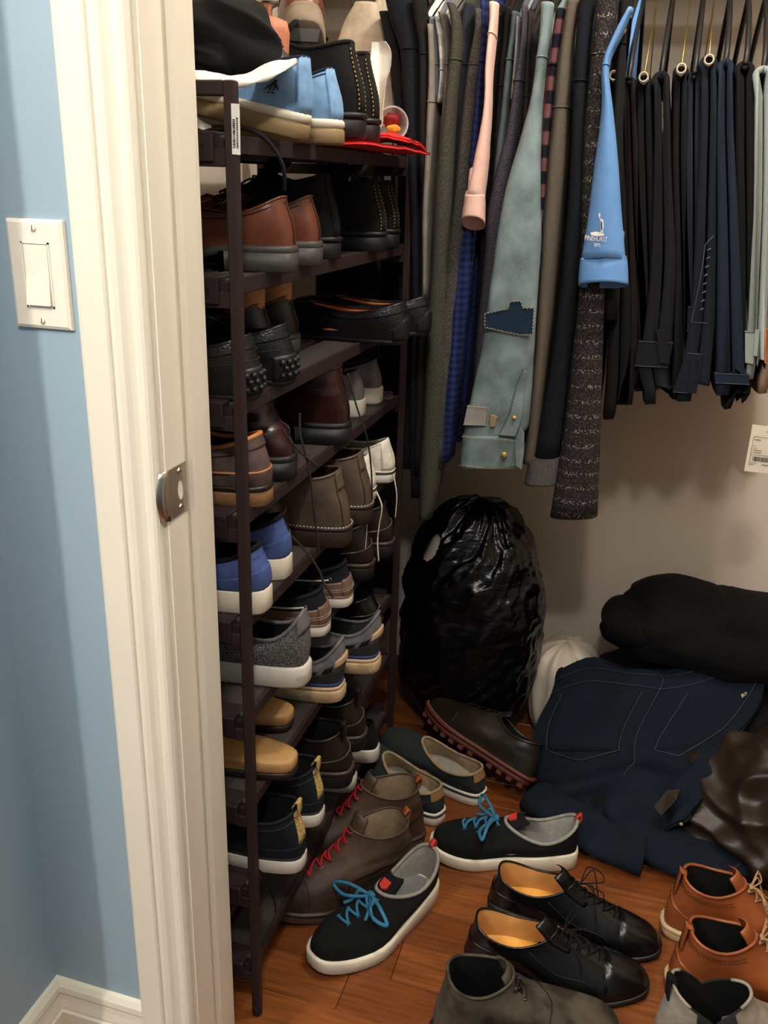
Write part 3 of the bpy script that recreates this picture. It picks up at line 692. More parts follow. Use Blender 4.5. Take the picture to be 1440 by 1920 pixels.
def k_boat(R, sd):
    s = Shoe(L=0.28, W=0.100, sole=0.024, zb=0.082, zf=0.080, zs=0.066, xf=0.15, side=sd)
    s.upper(m_boatn, R); s.lining(m_lin_k, R); s.rim(m_boatn, R, 0.004)
    s.soles([(0.0, 0.020, 0.004, m_whr, 'outsole'), (0.020, 0.024, 0.0048, m_boatb, 'welt')], R)
    s.patch('quarter', 0.9, 2 * PI - 0.9, 0.0, 0.52, m_boatb, R, 0.0014, nt=26); s.patch('heel_stay', PI - 0.35, PI + 0.35, 0.0, 0.58, m_boatb, R, 0.003)
    for v in (0.20, 0.27): s.stitch('stitching', [(PI - 1.0 + 2.0 * k / 8, v) for k in range(9)], m_thw, R, 0.0007, 0.004, 0.0038)
    for sg in (-1, 1):
        s.seam('side_lace', [(PI + sg * (0.75 + 0.13 * k), 0.68) for k in range(8)], m_lace_w, R, 0.0016, 0.0012)
        p = s.ev(PI + sg * 0.72, 0.68, 0.001); MB().tube([p + Vector((0.0035 * math.cos(k), 0, 0.0035 * math.sin(k))) for k in [2 * PI * j / 10 for j in range(10)]], 0.0011, 5, closed=True).build('eyelet', m_steel2, R)
    s.tongue(m_boatb, R); s.laces(m_lace_w, R, 2, 0.7, 0.85)
    return s
def k_darkboot(R, sd, loop=True, mat=None, h=0.110):
    mat = mat or m_dkbrn
    s = Shoe(L=0.295, W=0.106, sole=0.036, zb=h, zf=h + 0.006, zs=h - 0.01, xf=0.125, xb=0.018, cw=0.036, k2x=0.15, k2z=1.0, side=sd)
    s.upper(mat, R); s.lining(m_lin_k, R); s.rim(mat, R, 0.003)
    s.soles([(0.0, 0.028, 0.004, m_rubk, 'outsole'), (0.028, 0.037, 0.007, m_welt, 'welt')], R)
    s.stitch('welt_stitching', [(t, 0.03) for t in [1.5 + 3.28 * k / 14 for k in range(15)]], m_thw, R, 0.0007, 0.005, 0.004)
    s.patch('heel_counter', PI - 0.9, PI + 0.9, 0.0, 0.62, mat, R, 0.0018, edge=lambda f: 0.55 + 0.45 * f)
    s.stitch('stitching', [(PI - 0.9 + 1.8 * f / 8, 0.62 * (0.55 + 0.45 * f / 8) - 0.02) for f in range(9)], m_thw, R, 0.0005, 0.004, 0.0025)
    if loop: s.loop(mat, R, 0.78, 0.020)
    s.tongue(mat, R, 0.02); s.laces(m_lace_b, R, 4, 0.55, 0.93)
    return s
def k_runner_wool(R, sd):
    s = Shoe(L=0.295, W=0.108, sole=0.034, zb=0.122, zf=0.100, zs=0.076, xf=0.15, side=sd, bulge=0.009, xb=0.004, kb=3.2)
    s.upper(m_wool, R); s.lining(m_lin_k, R); s.rim(m_gknit, R, 0.0035)
    s.soles([(0.0, 0.035, 0.005, m_whr, 'outsole')], R)
    s.patch('heel_tab', PI - 0.4, PI + 0.4, 0.72, 1.0, m_gknit, R, 0.002); s.tongue(m_wool, R); s.laces(m_lace_k, R, 4)
    v, f = text_geo('allbirds', 0.010); pts = []
    for q in v:
        o_ = s.outline(PI - 0.15 + q.x / 0.062, 0.0054); pts.append(Vector((o_.x, o_.y, 0.014 + q.y)))
    MB().add(pts, f).build('lettering', M('ink_pale', (176, 168, 154), 0.7, bump=0), R, False)
    return s
def k_boostrun(R, sd):
    s = Shoe(L=0.295, W=0.106, sole=0.036, zb=0.122, zf=0.100, zs=0.076, xf=0.15, side=sd, bulge=0.009, xb=-0.002, kb=3.2)
    s.upper(m_gknit, R); s.lining(m_dknit, R); s.rim(m_gknit, R, 0.0035)
    s.soles([(0.0, 0.024, 0.008, m_boost, 'outsole'), (0.024, 0.031, 0.006, m_tanr, 'midsole'), (0.031, 0.038, 0.004, m_blue, 'midsole_band')], R)
    s.patch('heel_counter', PI - 0.95, PI + 0.95, 0.0, 0.40, m_dknit, R, 0.0018); s.patch('heel_clip', PI - 0.42, PI + 0.42, 0.52, 0.68, m_tanr, R, 0.004)
    for a, b2 in ((0.46, 0.70), (0.85, 1.1), (1.2, 1.4)):
        for sg in (-1, 1): s.patch('side_stripe', PI + sg * a, PI + sg * b2, 0.40, 0.60, m_rubk, R, 0.002, nt=4)
    s.tongue(m_gknit, R); s.laces(m_lace_k, R, 4)
    return s
def k_navyhigh(R, sd):
    s = Shoe(L=0.285, W=0.104, sole=0.030, zb=0.110, zf=0.105, zs=0.096, xf=0.13, side=sd, xb=0.012, cw=0.036, k2x=0.15, k2z=1.0)
    s.upper(m_navy, R); s.lining(m_lin_k, R); s.rim(m_navy, R, 0.003)
    s.soles([(0.0, 0.026, 0.004, m_whr, 'outsole'), (0.026, 0.030, 0.003, m_rubk, 'foxing_line')], R)
    s.patch('back_stay', PI - 0.13, PI + 0.13, 0.30, 1.0, m_leop, R, 0.002); s.loop(m_leop, R, 0.85, 0.018, 0.008)
    s.patch('heel_counter', PI - 1.0, PI + 1.0, 0.0, 0.26, m_navy, R, 0.0016)
    s.seam('collar_seam', [(t, 0.86) for t in [1.0 + 4.28 * k / 12 for k in range(13)]], m_rubg, R, 0.0006); s.tongue(m_navy, R); s.laces(m_lace_w, R, 5, 0.5, 0.92)
    return s
def k_blackcanvas(R, sd, m=None):
    m = m or fab('canvas_black', (20, 20, 21))
    s = Shoe(L=0.285, W=0.100, sole=0.032, zb=0.086, zf=0.086, zs=0.068, xf=0.15, side=sd)
    s.upper(m, R); s.lining(m_lin_k, R); s.rim(m, R, 0.0025); s.soles([(0.0, 0.033, 0.004, m_whr, 'outsole')], R); s.tongue(m, R); s.laces(m_lace_k, R, 4)
    return s
def k_slipon(R, sd):
    s = Shoe(L=0.285, W=0.104, sole=0.030, zb=0.080, zf=0.092, zs=0.066, xf=0.17, side=sd, cw=0.036)
    s.upper(m_slip, R); s.lining(m_lin_beige, R, m_lin_g); s.rim(m_lin_beige, R, 0.0035)
    s.soles([(0.0, 0.022, 0.005, m_whr, 'outsole'), (0.022, 0.026, 0.0058, m_rubk, 'stripe'), (0.026, 0.031, 0.005, m_whr, 'foxing')], R)
    s.patch('heel_patch', PI - 0.33, PI + 0.33, 0.62, 1.0, m_cork, R, 0.002); s.seam('quarter_seam', [(PI + 1.3, 0.9), (PI + 1.1, 0.5), (PI + 0.8, 0.45), (PI + 0.4, 0.55)], m_rubk, R)
    return s
def k_redlace(R, sd):
    s = Shoe(L=0.295, W=0.108, sole=0.024, zb=0.145, zf=0.155, zs=0.138, xf=0.135, xb=0.016, cw=0.039, k2x=0.14, k2z=1.05, side=sd, wrinkle=0.0065, seed=sd * 5 + 1.0, toe_h=0.052)
    s.upper(m_rboot, R); s.lining(m_lin_beige, R); s.rim(m_rboot, R, 0.0022)
    s.soles([(0.0, 0.018, 0.004, m_gbrn, 'outsole'), (0.018, 0.025, 0.007, m_welt, 'welt')], R)
    s.loop(m_tanl, R, 0.92, 0.012, 0.008); s.seam('toe_seam', [(-0.9, 0.1), (-0.6, 0.36), (0, 0.45), (0.6, 0.36), (0.9, 0.1)], m_dkbrn, R)
    s.seam('quarter_seam', [(1.0, 0.5), (1.25, 0.42), (1.4, 0.2), (1.35, 0.03)], m_dkbrn, R); s.seam('quarter_seam', [(-1.0, 0.5), (-1.25, 0.42), (-1.4, 0.2), (-1.35, 0.03)], m_dkbrn, R)
    s.tongue(m_rboot, R, 0.022); s.laces(m_lace_red, R, 6, 0.52, 0.97, 0.17, 0.0019, eyelet=m_steel2)
    return s
def k_woolrunner(R, sd):
    s = Shoe(L=0.290, W=0.110, sole=0.028, zb=0.105, zf=0.088, zs=0.066, xf=0.145, side=sd, bulge=0.008, xb=0.002, toe_h=0.038, cw=0.036, p_toe=0.74, spring=0.010, wedge=0.012)
    s.upper(m_woolk, R); s.lining(m_lin_g, R, M('insole_grey', (118, 118, 118), 0.9)); s.rim(m_lin_g, R, 0.0038)
    s.soles([(0.0, 0.0265, 0.007, m_cream, 'outsole')], R)
    tg = s.tongue(m_woolk, R, 0.030, 0.021); Cf = s.dfm(s.collar(0))
    s.loop(m_red, R, 0.95, 0.014, 0.005)
    b0 = s.ev(0, 0.8); d = Vector((Cf.x - b0.x, 0, Cf.z - b0.z)).normalized(); n = Vector((d.z, 0, -d.x))
    if n.z < 0: n = -n
    bad = [Cf + d * a + Vector((-0.001, b2, a * 0.34)) + n * 0.0045 for a, b2 in ((0.004, 0.0), (0.008, 0.0085), (0.021, 0.009), (0.022, -0.009), (0.008, -0.0085))]
    MB().add(bad + [q - n * 0.004 for q in bad], [(0, 1, 2, 3, 4)] + [(i, i + 5, (i + 1) % 5 + 5, (i + 1) % 5) for i in range(5)]).build('tongue_badge', m_red, R, False)
    s.laces(m_lace_blue, R, 4, 0.56, 0.90, 0.20, 0.0030, bow=0.072, seed=sd + 5, eyelet=m_lace_blue)
    return s
def k_oxford(R, sd):
    s = Shoe(L=0.312, W=0.106, sole=0.010, heel=0.026, toe_h=0.034, zb=0.080, zf=0.106, zs=0.060, xf=0.150, side=sd, p_toe=0.66, cw=0.036, k2z=0.62, k2x=0.30, spring=0.010)
    s.upper(m_blk, R); s.lining(m_lin_t, R, m_ins_y); s.rim(m_blk, R, 0.0022)
    s.soles([(0.0, 0.010, 0.005, m_rubk, 'outsole')], R); s.heel_block(m_rubk, R, off=0.003)
    cs = s.cap('toe_cap', s.L * 0.76, m_blk, R); s.seam('cap_seam', cs, m_rubk, R, 0.0008, 0.0012)
    s.patch('heel_counter', PI - 0.9, PI + 0.9, 0.0, 0.55, m_blk, R, 0.001); s.seam('quarter_seam', [(1.25, 0.9), (1.15, 0.6), (0.95, 0.4), (1.0, 0.05)], m_rubk, R); s.seam('quarter_seam', [(-1.25, 0.9), (-1.15, 0.6), (-0.95, 0.4), (-1.0, 0.05)], m_rubk, R)
    s.tongue(m_blk, R, 0.022); s.laces(m_lace_k, R, 5, 0.60, 0.95, 0.22, 0.0013)
    top = s.ev(0, 0.95, 0.006)
    for sg in (-1, 1):
        MB().tube(spline([top, top + Vector((0.01, sg * 0.022, 0.022)), top + Vector((0.035, sg * 0.034, 0.006)), top + Vector((0.04, sg * 0.014, 0.003)), top + Vector((0.006, 0, 0.004))], 8), 0.0012, 5).build('lace_bow', m_lace_k, R)
        MB().tube(spline([top, top + Vector((0.02, sg * 0.02, 0.02)), s.ev(sg * 0.5, 0.7, 0.008), s.ev(sg * 0.9, 0.5, 0.004)], 7), 0.0012, 5).build('lace_end', m_lace_k, R)
    return s
def k_brogue(R, sd):
    s = Shoe(L=0.30, W=0.106, sole=0.026, zb=0.135, zf=0.140, zs=0.125, xf=0.125, xb=0.020, cw=0.037, k2x=0.15, k2z=1.0, side=sd, toe_h=0.05)
    s.upper(m_tanl, R); s.lining(m_lin_k, R); s.rim(m_tanl, R, 0.003)
    s.soles([(0.0, 0.018, 0.004, m_tanr, 'outsole'), (0.018, 0.027, 0.008, m_tanr, 'welt')], R); s.loop(m_tanl, R, 0.62, 0.006, 0.009)
    s.cap('toe_cap', s.L * 0.74, m_tanl, R)
    s.patch('heel_counter', PI - 0.85, PI + 0.85, 0.0, 0.50, m_tanl, R, 0.0014, edge=lambda f: 0.6 + 0.4 * math.sin(PI * f))
    dk = M('perforation', (60, 28, 12), 0.8, bump=0)
    for rowv in (0.86, 0.90): s.stitch('perforations', [(1.0 + 4.28 * k / 16, rowv) for k in range(17)], dk, R, 0.0010, 0.0045, 0.0012, 0.6)
    s.stitch('perforations', [(PI - 0.85 + 1.7 * k / 10, 0.5 * (0.6 + 0.4 * math.sin(PI * k / 10)) - 0.03) for k in range(11)], dk, R, 0.0010, 0.0045, 0.0022, 0.6)
    s.tongue(m_tanl, R, 0.02); s.laces(m_lace_tan, R, 5, 0.55, 0.95, 0.2, 0.0016, bow=0.045, seed=3)
    return s
def k_suedechukka(R, sd):
    s = Shoe(L=0.295, W=0.106, sole=0.024, zb=0.140, zf=0.140, zs=0.132, xf=0.122, xb=0.018, cw=0.040, k2x=0.05, k2z=1.16, side=sd, toe_h=0.044)
    s.upper(m_chuk, R); s.lining(lea('lining_black_leather', (26, 27, 27), 0.45), R); s.rim(m_chuk, R, 0.0026)
    s.soles([(0.0, 0.018, 0.004, m_rubk, 'outsole'), (0.018, 0.025, 0.006, m_welt, 'welt')], R)
    s.seam('vamp_seam', [(-1.4, 0.03), (-1.2, 0.35), (-0.7, 0.55), (0, 0.6), (0.7, 0.55), (1.2, 0.35), (1.4, 0.03)], m_rubk, R, 0.001); s.tongue(m_chuk, R, 0.012, 0.026)
    for sg in (-1, 1):
        for v in (0.8, 0.92):
            p = s.ev(sg * 0.42, v, 0.001); MB().tube([p + Vector((0.0028 * math.cos(k), 0, 0.0028 * math.sin(k))) for k in [2 * PI * j / 8 for j in range(8)]], 0.0008, 4, closed=True).build('eyelet', m_steel2, R)
    s.laces(m_lace_b, R, 2, 0.80, 0.92, 0.4)
    return s
def k_chelsea(R, sd):
    s = Shoe(L=0.295, W=0.106, sole=0.022, zb=0.152, zf=0.150, zs=0.112, xf=0.132, xb=0.014, cw=0.038, kb=0.8, kf=0.8, k2x=0.15, k2z=1.0, side=sd, toe_h=0.05)
    s.upper(m_chel, R); s.lining(m_lin_k, R)
    for c0_ in (0.0, PI): MB().tube([s.dfm(s.collar(c0_ - 0.85 + 1.7 * k / 14)) for k in range(15)], 0.0028, 6).build('collar_rim', m_chel, R)
    s.rim(m_elas, R, 0.0018, 'elastic_rim'); s.soles([(0.0, 0.022, 0.005, m_tanr, 'outsole')], R)
    for sg in (-1, 1): s.patch('elastic_gusset', sg * PI / 2 - 0.50, sg * PI / 2 + 0.50, 0.34, 1.0, m_elas, R, 0.002, edge=lambda f: 1.0)
    s.loop(m_lin_k, R, 0.8, 0.012, 0.009); return s
def k_lugboot(R, sd):
    s = Shoe(L=0.31, W=0.112, sole=0.030, zb=0.105, zf=0.115, zs=0.092, xf=0.14, xb=0.016, cw=0.036, k2x=0.22, k2z=0.85, side=sd, toe_h=0.052, wrinkle=0.001)
    s.upper(m_dkgrn, R); s.lining(m_lin_k, R); s.rim(m_dkgrn, R, 0.003)
    s.soles([(0.010, 0.022, 0.003, m_redsole, 'outsole'), (0.022, 0.031, 0.008, m_redsole, 'welt')], R)
    for k in range(12):
        for sg in (-1, 1):
            f = (k + 0.5) / 12; th = math.acos(2 * f - 1) * sg; p = s.outline(th, 0.0); q = s.dfm(Vector((p.x, p.y, 0.0)))
            if 0.30 < f < 0.42: continue
            MB().box((q.x - 0.008, min(q.y, q.y * 0.45), q.z), (q.x + 0.006, max(q.y, q.y * 0.45), q.z + 0.012), 0.001).build('lug', m_redsole, R, False)
    s.stitch('welt_stitching', [(-1.5 + 3.0 * k / 14, 0.03) for k in range(15)], m_thw, R, 0.0006, 0.005, 0.004)
    s.seam('moc_toe', [(-1.15, 0.12), (-0.8, 0.40), (0, 0.36), (0.8, 0.40), (1.15, 0.12)], m_rubk, R, 0.0016); s.tongue(m_dkgrn, R, 0.02); s.laces(m_lace_k, R, 4, 0.58, 0.93)
    return s
def k_sandal(R, sd):
    s = Shoe(L=0.285, W=0.106, sole=0.03, side=sd, p_toe=0.7, spring=0.006)
    s.soles([(0.0, 0.014, 0.002, m_dkbrn, 'outsole'), (0.014, 0.034, 0.002, m_foot, 'footbed')], R)
    toe = s.dfm(Vector((0.225, 0, 0.034)))
    for sg in (-1, 1):
        a = s.outline(sg * 1.75); a = Vector((0.115, a.y * 0.98, 0.026)); pts = spline([a, a + Vector((0.03, -sg * 0.004, 0.035)), Vector((0.19, sg * 0.012, 0.062)), toe + Vector((0, 0, 0.012)), toe], 6)
        rings = []
        for p in pts:
            wv = 0.013 if p.x < 0.2 else 0.007
            rings.append([p + Vector((-wv * 0.5, 0, wv * 0.6)), p + Vector((wv * 0.5, 0, -wv * 0.6)), p + Vector((wv * 0.5, sg * 0.003, -wv * 0.6)), p + Vector((-wv * 0.5, sg * 0.003, wv * 0.6))])
        MB().loft(rings, True, True).build('strap', m_lin_beige, R)
    return s

# ---- pairs on the rack (toes to the wall, heels to the aisle)
SHELF = ['top shelf', 'second shelf', 'third shelf', 'fourth shelf', 'fifth shelf', 'sixth shelf', 'seventh shelf', 'eighth shelf', 'lowest shelf']
def rack_shoe(fn, name, label, group, sh, Y, X=-0.462, side=1, ang=180, dz=0.0, **kw):
    R = shoe_root(name, label, group, (X, Y, SH[sh] + dz), ang); return R, fn(R, side, **kw)
def rack_pair(fn, name, desc, sh, Ys, Xs=(-0.462, -0.462), angs=(180, 180), **kw):
    g = 'pair of %s on the %s of the rack' % (desc.split(' with ')[0] + 's', SHELF[sh])
    out = []
    for i, (Y, X, a) in enumerate(zip(Ys, Xs, angs)):
        out.append(rack_shoe(fn, name, '%s, %s of its pair on the rack' % (desc, ('nearer', 'farther')[i]), g, sh, Y, X, (-1, 1)[i], a, **kw))
    return out
cv = rack_pair(k_canvas, 'canvas_sneaker', 'light blue canvas sneaker with gum sole', 0, (1.115, 1.222), (-0.440, -0.428), (178, 180)); cv[0][0].rotation_euler.y = -0.20
rack_pair(k_suedeboot, 'ankle_boot', 'black suede boot standing on red cloth', 0, (1.318, 1.432), (-0.428, -0.442), (181, 178), dz=0.012)
rack_pair(k_derby, 'dress_shoe', 'polished brown dress shoe with grey heel', 1, (1.120, 1.232), (-0.455, -0.462))
rack_shoe(k_suedeboot, 'ankle_boot', 'black suede boot between the brown dress shoes and the stitched boots', None, 1, 1.350, -0.476, 1, stitch=False, h=0.122)
rack_pair(k_suedeboot, 'ankle_boot', 'black suede boot with yellow seam on second shelf', 1, (1.555, 1.667), (-0.462, -0.470), h=0.116)
rack_pair(k_driver, 'driving_shoe', 'black driving shoe with rubber heel nubs', 2, (1.030, 1.132), (-0.468, -0.462))
rack_pair(k_loafer, 'loafer', 'black leather loafer with orange lining', 2, (1.518, 1.630), (-0.405, -0.392), (176, 178))
rack_shoe(k_moc, 'moccasin_shoe', 'taupe suede shoe with orange piping and wooden edge sole', None, 3, 1.058, -0.470)
rack_shoe(k_burgundy, 'ankle_boot', 'burgundy leather boot with slumped shaft under the third shelf', 'burgundy leather boots', 3, 1.172, -0.480, -1, slouch=True)
rack_shoe(k_burgundy, 'ankle_boot', 'upright burgundy leather boot with dark stacked heel', 'burgundy leather boots', 3, 1.385, -0.466, 1)
rack_pair(lambda R, sd: k_blackcanvas(R, sd, m_gknit), 'grey_sneaker', 'plain grey sneaker on the fourth shelf', 3, (1.575, 1.690), (-0.500, -0.500))
rack_pair(k_blue, 'suede_sneaker', 'blue suede sneaker with thick cream sole', 4, (1.045, 1.160), (-0.468, -0.484))
rack_shoe(k_darkboot, 'ankle_boot', 'dark brown boot squeezed between the blue sneakers and the grey brown boots', None, 4, 1.238, -0.520, 1, loop=False, h=0.116)
rack_pair(k_chukka, 'chukka_boot', 'grey brown boot with pale welt stitching', 4, (1.315, 1.428), (-0.438, -0.436))
rack_pair(k_whitelow, 'white_sneaker', 'white low sneaker with lettered heel stripe', 4, (1.545, 1.668), (-0.465, -0.462))
rack_shoe(k_runner_wool, 'wool_sneaker', 'grey melange wool sneaker with off-white sole', None, 5, 1.118, -0.437, 1)
rack_pair(k_boat, 'boat_shoe', 'navy and brown boat shoe with white sole', 5, (1.278, 1.395), (-0.462, -0.460))
rack_pair(k_darkboot, 'ankle_boot', 'dark brown leather boot under the white sneakers', 5, (1.520, 1.640), (-0.458, -0.452), loop=False, h=0.112)
rack_pair(k_boostrun, 'running_sneaker', 'grey running sneaker with cream foam sole', 6, (1.325, 1.442), (-0.452, -0.420))
rack_shoe(k_sandal, 'sandal', 'tan thong sandal lying flat at the near rack end', 'tan thong sandals', 6, 1.088, -0.446, 1)
rack_shoe(k_sandal, 'sandal', 'tan thong sandal behind the flat one', 'tan thong sandals', 6, 1.205, -0.500, -1)
rack_pair(k_navyhigh, 'high_sneaker', 'navy high sneaker with gold leopard tab', 7, (1.065, 1.176), (-0.424, -0.434))
rack_pair(k_darkboot, 'ankle_boot', 'dark brown boot with leather pull loop', 7, (1.290, 1.403), (-0.420, -0.430))
rack_pair(k_blackcanvas, 'black_sneaker', 'black sneaker with white sole', 8, (1.468, 1.580), (-0.468, -0.452))
rack_shoe(lambda R, sd: k_darkboot(R, sd, loop=False, mat=m_blk, h=0.09), 'dark_shoe', 'black shoe in the shade beside the running sneakers', None, 6, 1.575, -0.455, 1)

# ---- shoes on the floor
def floor_shoe(fn, name, label, group, x, y, ang, side=1, rot=(0, 0), z=0.0):
    R = shoe_root(name, label, group, (x, y, z), ang, rot); return R, fn(R, side)
floor_shoe(k_woolrunner, 'wool_sneaker', 'black wool sneaker with blue laces beside the rack foot, pointing at the viewer', 'black wool sneakers with blue laces', -0.270, 1.352, -118, 1)
floor_shoe(k_woolrunner, 'wool_sneaker', 'black wool sneaker with blue laces in the middle of the floor, pointing left', 'black wool sneakers with blue laces', -0.008, 1.520, -169, -1)
floor_shoe(k_slipon, 'slip_on_sneaker', 'slate canvas slip-on with striped white sole behind the worn brown boots', 'slate slip-on sneakers', -0.296, 1.545, 152, 1)
floor_shoe(k_slipon, 'slip_on_sneaker', 'slate canvas slip-on below the lug-soled boot', 'slate slip-on sneakers', -0.222, 1.640, 156, -1)
floor_shoe(k_redlace, 'lace_up_boot', 'worn brown boot with red laces, the front one beside the rack', 'worn brown boots with red laces', -0.322, 1.388, -136, 1)
floor_shoe(k_redlace, 'lace_up_boot', 'worn brown boot with red laces, the rear one', 'worn brown boots with red laces', -0.322, 1.490, -150, -1)
floor_shoe(k_oxford, 'oxford_shoe', 'black oxford shoe with yellow insole, the rear one', 'black oxford shoes', -0.150, 1.335, 2, 1)
floor_shoe(k_oxford, 'oxford_shoe', 'black oxford shoe with yellow insole, the front one', 'black oxford shoes', -0.168, 1.205, 5, -1)
floor_shoe(k_brogue, 'brogue_boot', 'tan leather brogue boot, the one nearer the clothes pile', 'tan brogue boots', 0.170, 1.395, 2, 1)
floor_shoe(k_brogue, 'brogue_boot', 'tan leather brogue boot beside the grey ankle boot', 'tan brogue boots', 0.178, 1.262, 8, -1)
floor_shoe(k_suedechukka, 'suede_boot', 'dark suede boot with black lining, its toe below the black oxford', 'dark suede boots', -0.188, 1.035, 22, 1)
floor_shoe(k_suedechukka, 'suede_boot', 'dark suede boot cut off by the bottom of the picture', 'dark suede boots', -0.120, 0.916, 24, -1)
floor_shoe(k_chelsea, 'suede_ankle_boot', 'light grey suede ankle boot with black elastic side', None, 0.152, 1.122, 12, -1)
floor_shoe(k_lugboot, 'lug_sole_boot', 'oily brown leather boot on its side with red-brown lug sole', None, -0.130, 1.678, 155, 1, (0.55, -0.16), 0.030)

# ================================================================== things piled on the top shelf
def sheet(name, grid, mat, parent=None, k=5, amp=0.0, freq=12.0, thick=0.0015, seed=0.0, world=True, folds=None):
    """grid: rows of control points -> smooth cloth sheet with folds and thickness"""
    rows = [spline(r, k) for r in grid]; cols = list(zip(*rows)); g = list(zip(*[spline(c, k) for c in cols]))
    nr, nc = len(g), len(g[0]); P = [[Vector(q) for q in r] for r in g]
    Nn = [[None] * nc for _ in range(nr)]
    for i in range(nr):
        for j in range(nc):
            a = P[i][min(j + 1, nc - 1)] - P[i][max(j - 1, 0)]; b2 = P[min(i + 1, nr - 1)][j] - P[max(i - 1, 0)][j]; n = b2.cross(a)
            Nn[i][j] = n.normalized() if n.length > 1e-12 else Vector((0, 0, 1))
    if amp or folds:
        for i in range(nr):
            for j in range(nc):
                d = amp * (nz3(P[i][j], freq, seed) + 0.5 * nz3(P[i][j], freq * 2.3, seed + 9))
                if folds: d += folds(i / (nr - 1), j / (nc - 1))
                P[i][j] = P[i][j] + Nn[i][j] * d
    v = [p for r in P for p in r] + [p - Nn[i][j] * thick for i, r in enumerate(P) for j, p in enumerate(r)]; o = nr * nc; f = []
    for i in range(nr - 1):
        for j in range(nc - 1):
            a, b2, c, d = i * nc + j, i * nc + j + 1, (i + 1) * nc + j + 1, (i + 1) * nc + j
            f.append((d, c, b2, a)); f.append((a + o, b2 + o, c + o, d + o))
    for i in range(nr - 1):
        for j in (0, nc - 1):
            a, d = i * nc + j, (i + 1) * nc + j; f.append((a, d, d + o, a + o) if j == 0 else (d, a, a + o, d + o))
    for j in range(nc - 1):
        for i in (0, nr - 1):
            a, b2 = i * nc + j, i * nc + j + 1; f.append((b2, a, a + o, b2 + o) if i == 0 else (a, b2, b2 + o, a + o))
    return mk(name, v, f, mat, parent, True, world), P
def blob(name, c, rad, mat, parent=None, amp=0.15, freq=6.0, seed=0.0, nu=40, nv=28, pw=0.8, flat=None, folds=None, cut=None):
    """lumpy closed volume around c (superellipsoid with noise); flat = z it is pressed down on"""
    v = []; f = []; c = Vector(c)
    for i in range(nv + 1):
        ph = PI * i / nv - PI / 2
        for j in range(nu):
            th = 2 * PI * j / nu
            cx = math.copysign(abs(math.cos(th)) ** pw, math.cos(th)); sx_ = math.copysign(abs(math.sin(th)) ** pw, math.sin(th))
            d = Vector((math.cos(ph) ** pw * cx * rad[0], math.cos(ph) ** pw * sx_ * rad[1], math.copysign(abs(math.sin(ph)) ** pw, math.sin(ph)) * rad[2]))
            k = 1 + amp * (nz3(d, freq, seed) + 0.45 * nz3(d, freq * 2.4, seed + 4))
            if folds: k += folds(th, i / nv, d)
            p = c + d * k
            if flat is not None and p.z < flat: p.z = flat
            v.append(p)
    for i in range(nv):
        for j in range(nu):
            q = (i * nu + j, i * nu + (j + 1) % nu, (i + 1) * nu + (j + 1) % nu, (i + 1) * nu + j)
            if cut and cut(sum((v[t] for t in q), Vector()) / 4): continue
            f.append(q)
    return mk(name, v, f, mat, parent, True, parent is not None)

# penguin-like embroidered mark on the nearer canvas sneaker
R, s = cv[0]
EMB = [[(-0.2, 0.9), (0.2, 0.9), (0.45, 1.0), (0.25, 1.15), (0, 1.2), (-0.25, 1.05)],
       [(-0.35, 0.9), (0.35, 0.9), (0.5, 0.5), (0.45, 0.1), (0.2, -0.15), (0.22, 0.45), (0.0, 0.62), (-0.22, 0.45), (-0.2, -0.15), (-0.45, 0.1), (-0.5, 0.5)],
       [(-0.4, 0.75), (-0.9, 0.35), (-1.05, 0.05), (-0.85, 0.1), (-0.5, 0.4)], [(0.4, 0.75), (0.9, 0.35), (1.05, 0.05), (0.85, 0.1), (0.5, 0.4)],
       [(-0.55, -0.2), (-0.05, -0.1), (-0.05, -0.25), (-0.6, -0.32)], [(0.55, -0.2), (0.05, -0.1), (0.05, -0.25), (0.6, -0.32)], [(-0.06, 0.45), (0.06, 0.45), (0.05, 0.05), (-0.05, 0.05)]]
mb = MB()
for pl in EMB: mb.add([s.ev(PI / 2 + 0.80 + a * 0.095, 0.34 + b2 * 0.22, 0.0016) for a, b2 in pl], [tuple(range(len(pl)))])
mb.build('embroidered_bird', m_ink, R, False)

# white tissue paper lying over the canvas sneakers
m_tiss = M('tissue_paper', (238, 232, 218), 0.85, var=0.03, bump=0.3, bscale=60, dist=0.002)
tp = E('tissue_paper', at(470, 150, 1.09), 'crumpled white tissue paper lying over the light blue sneakers', 'tissue paper')
sheet('paper', [[at(362, 128, 1.02), at(410, 142, 1.04), at(455, 138, 1.05), at(505, 118, 1.06), at(555, 108, 1.08)],
                [at(362, 152, 1.00), at(410, 150, 1.01), at(450, 158, 1.02), at(510, 146, 1.04), at(557, 118, 1.05)],
                [at(362, 180, 1.015), at(400, 180, 1.02), at(440, 160, 1.03), at(500, 136, 1.10), at(540, 120, 1.14)]], m_tiss, tp, 6, 0.0035, 40, 0.0005, 2.0)
sheet('paper_end', [[at(364, 214, 1.02), at(378, 226, 1.02), at(397, 236, 1.03)], [at(364, 236, 1.02), at(380, 243, 1.02), at(395, 240, 1.03)]], m_tiss, tp, 5, 0.003, 60, 0.0005, 5.0)

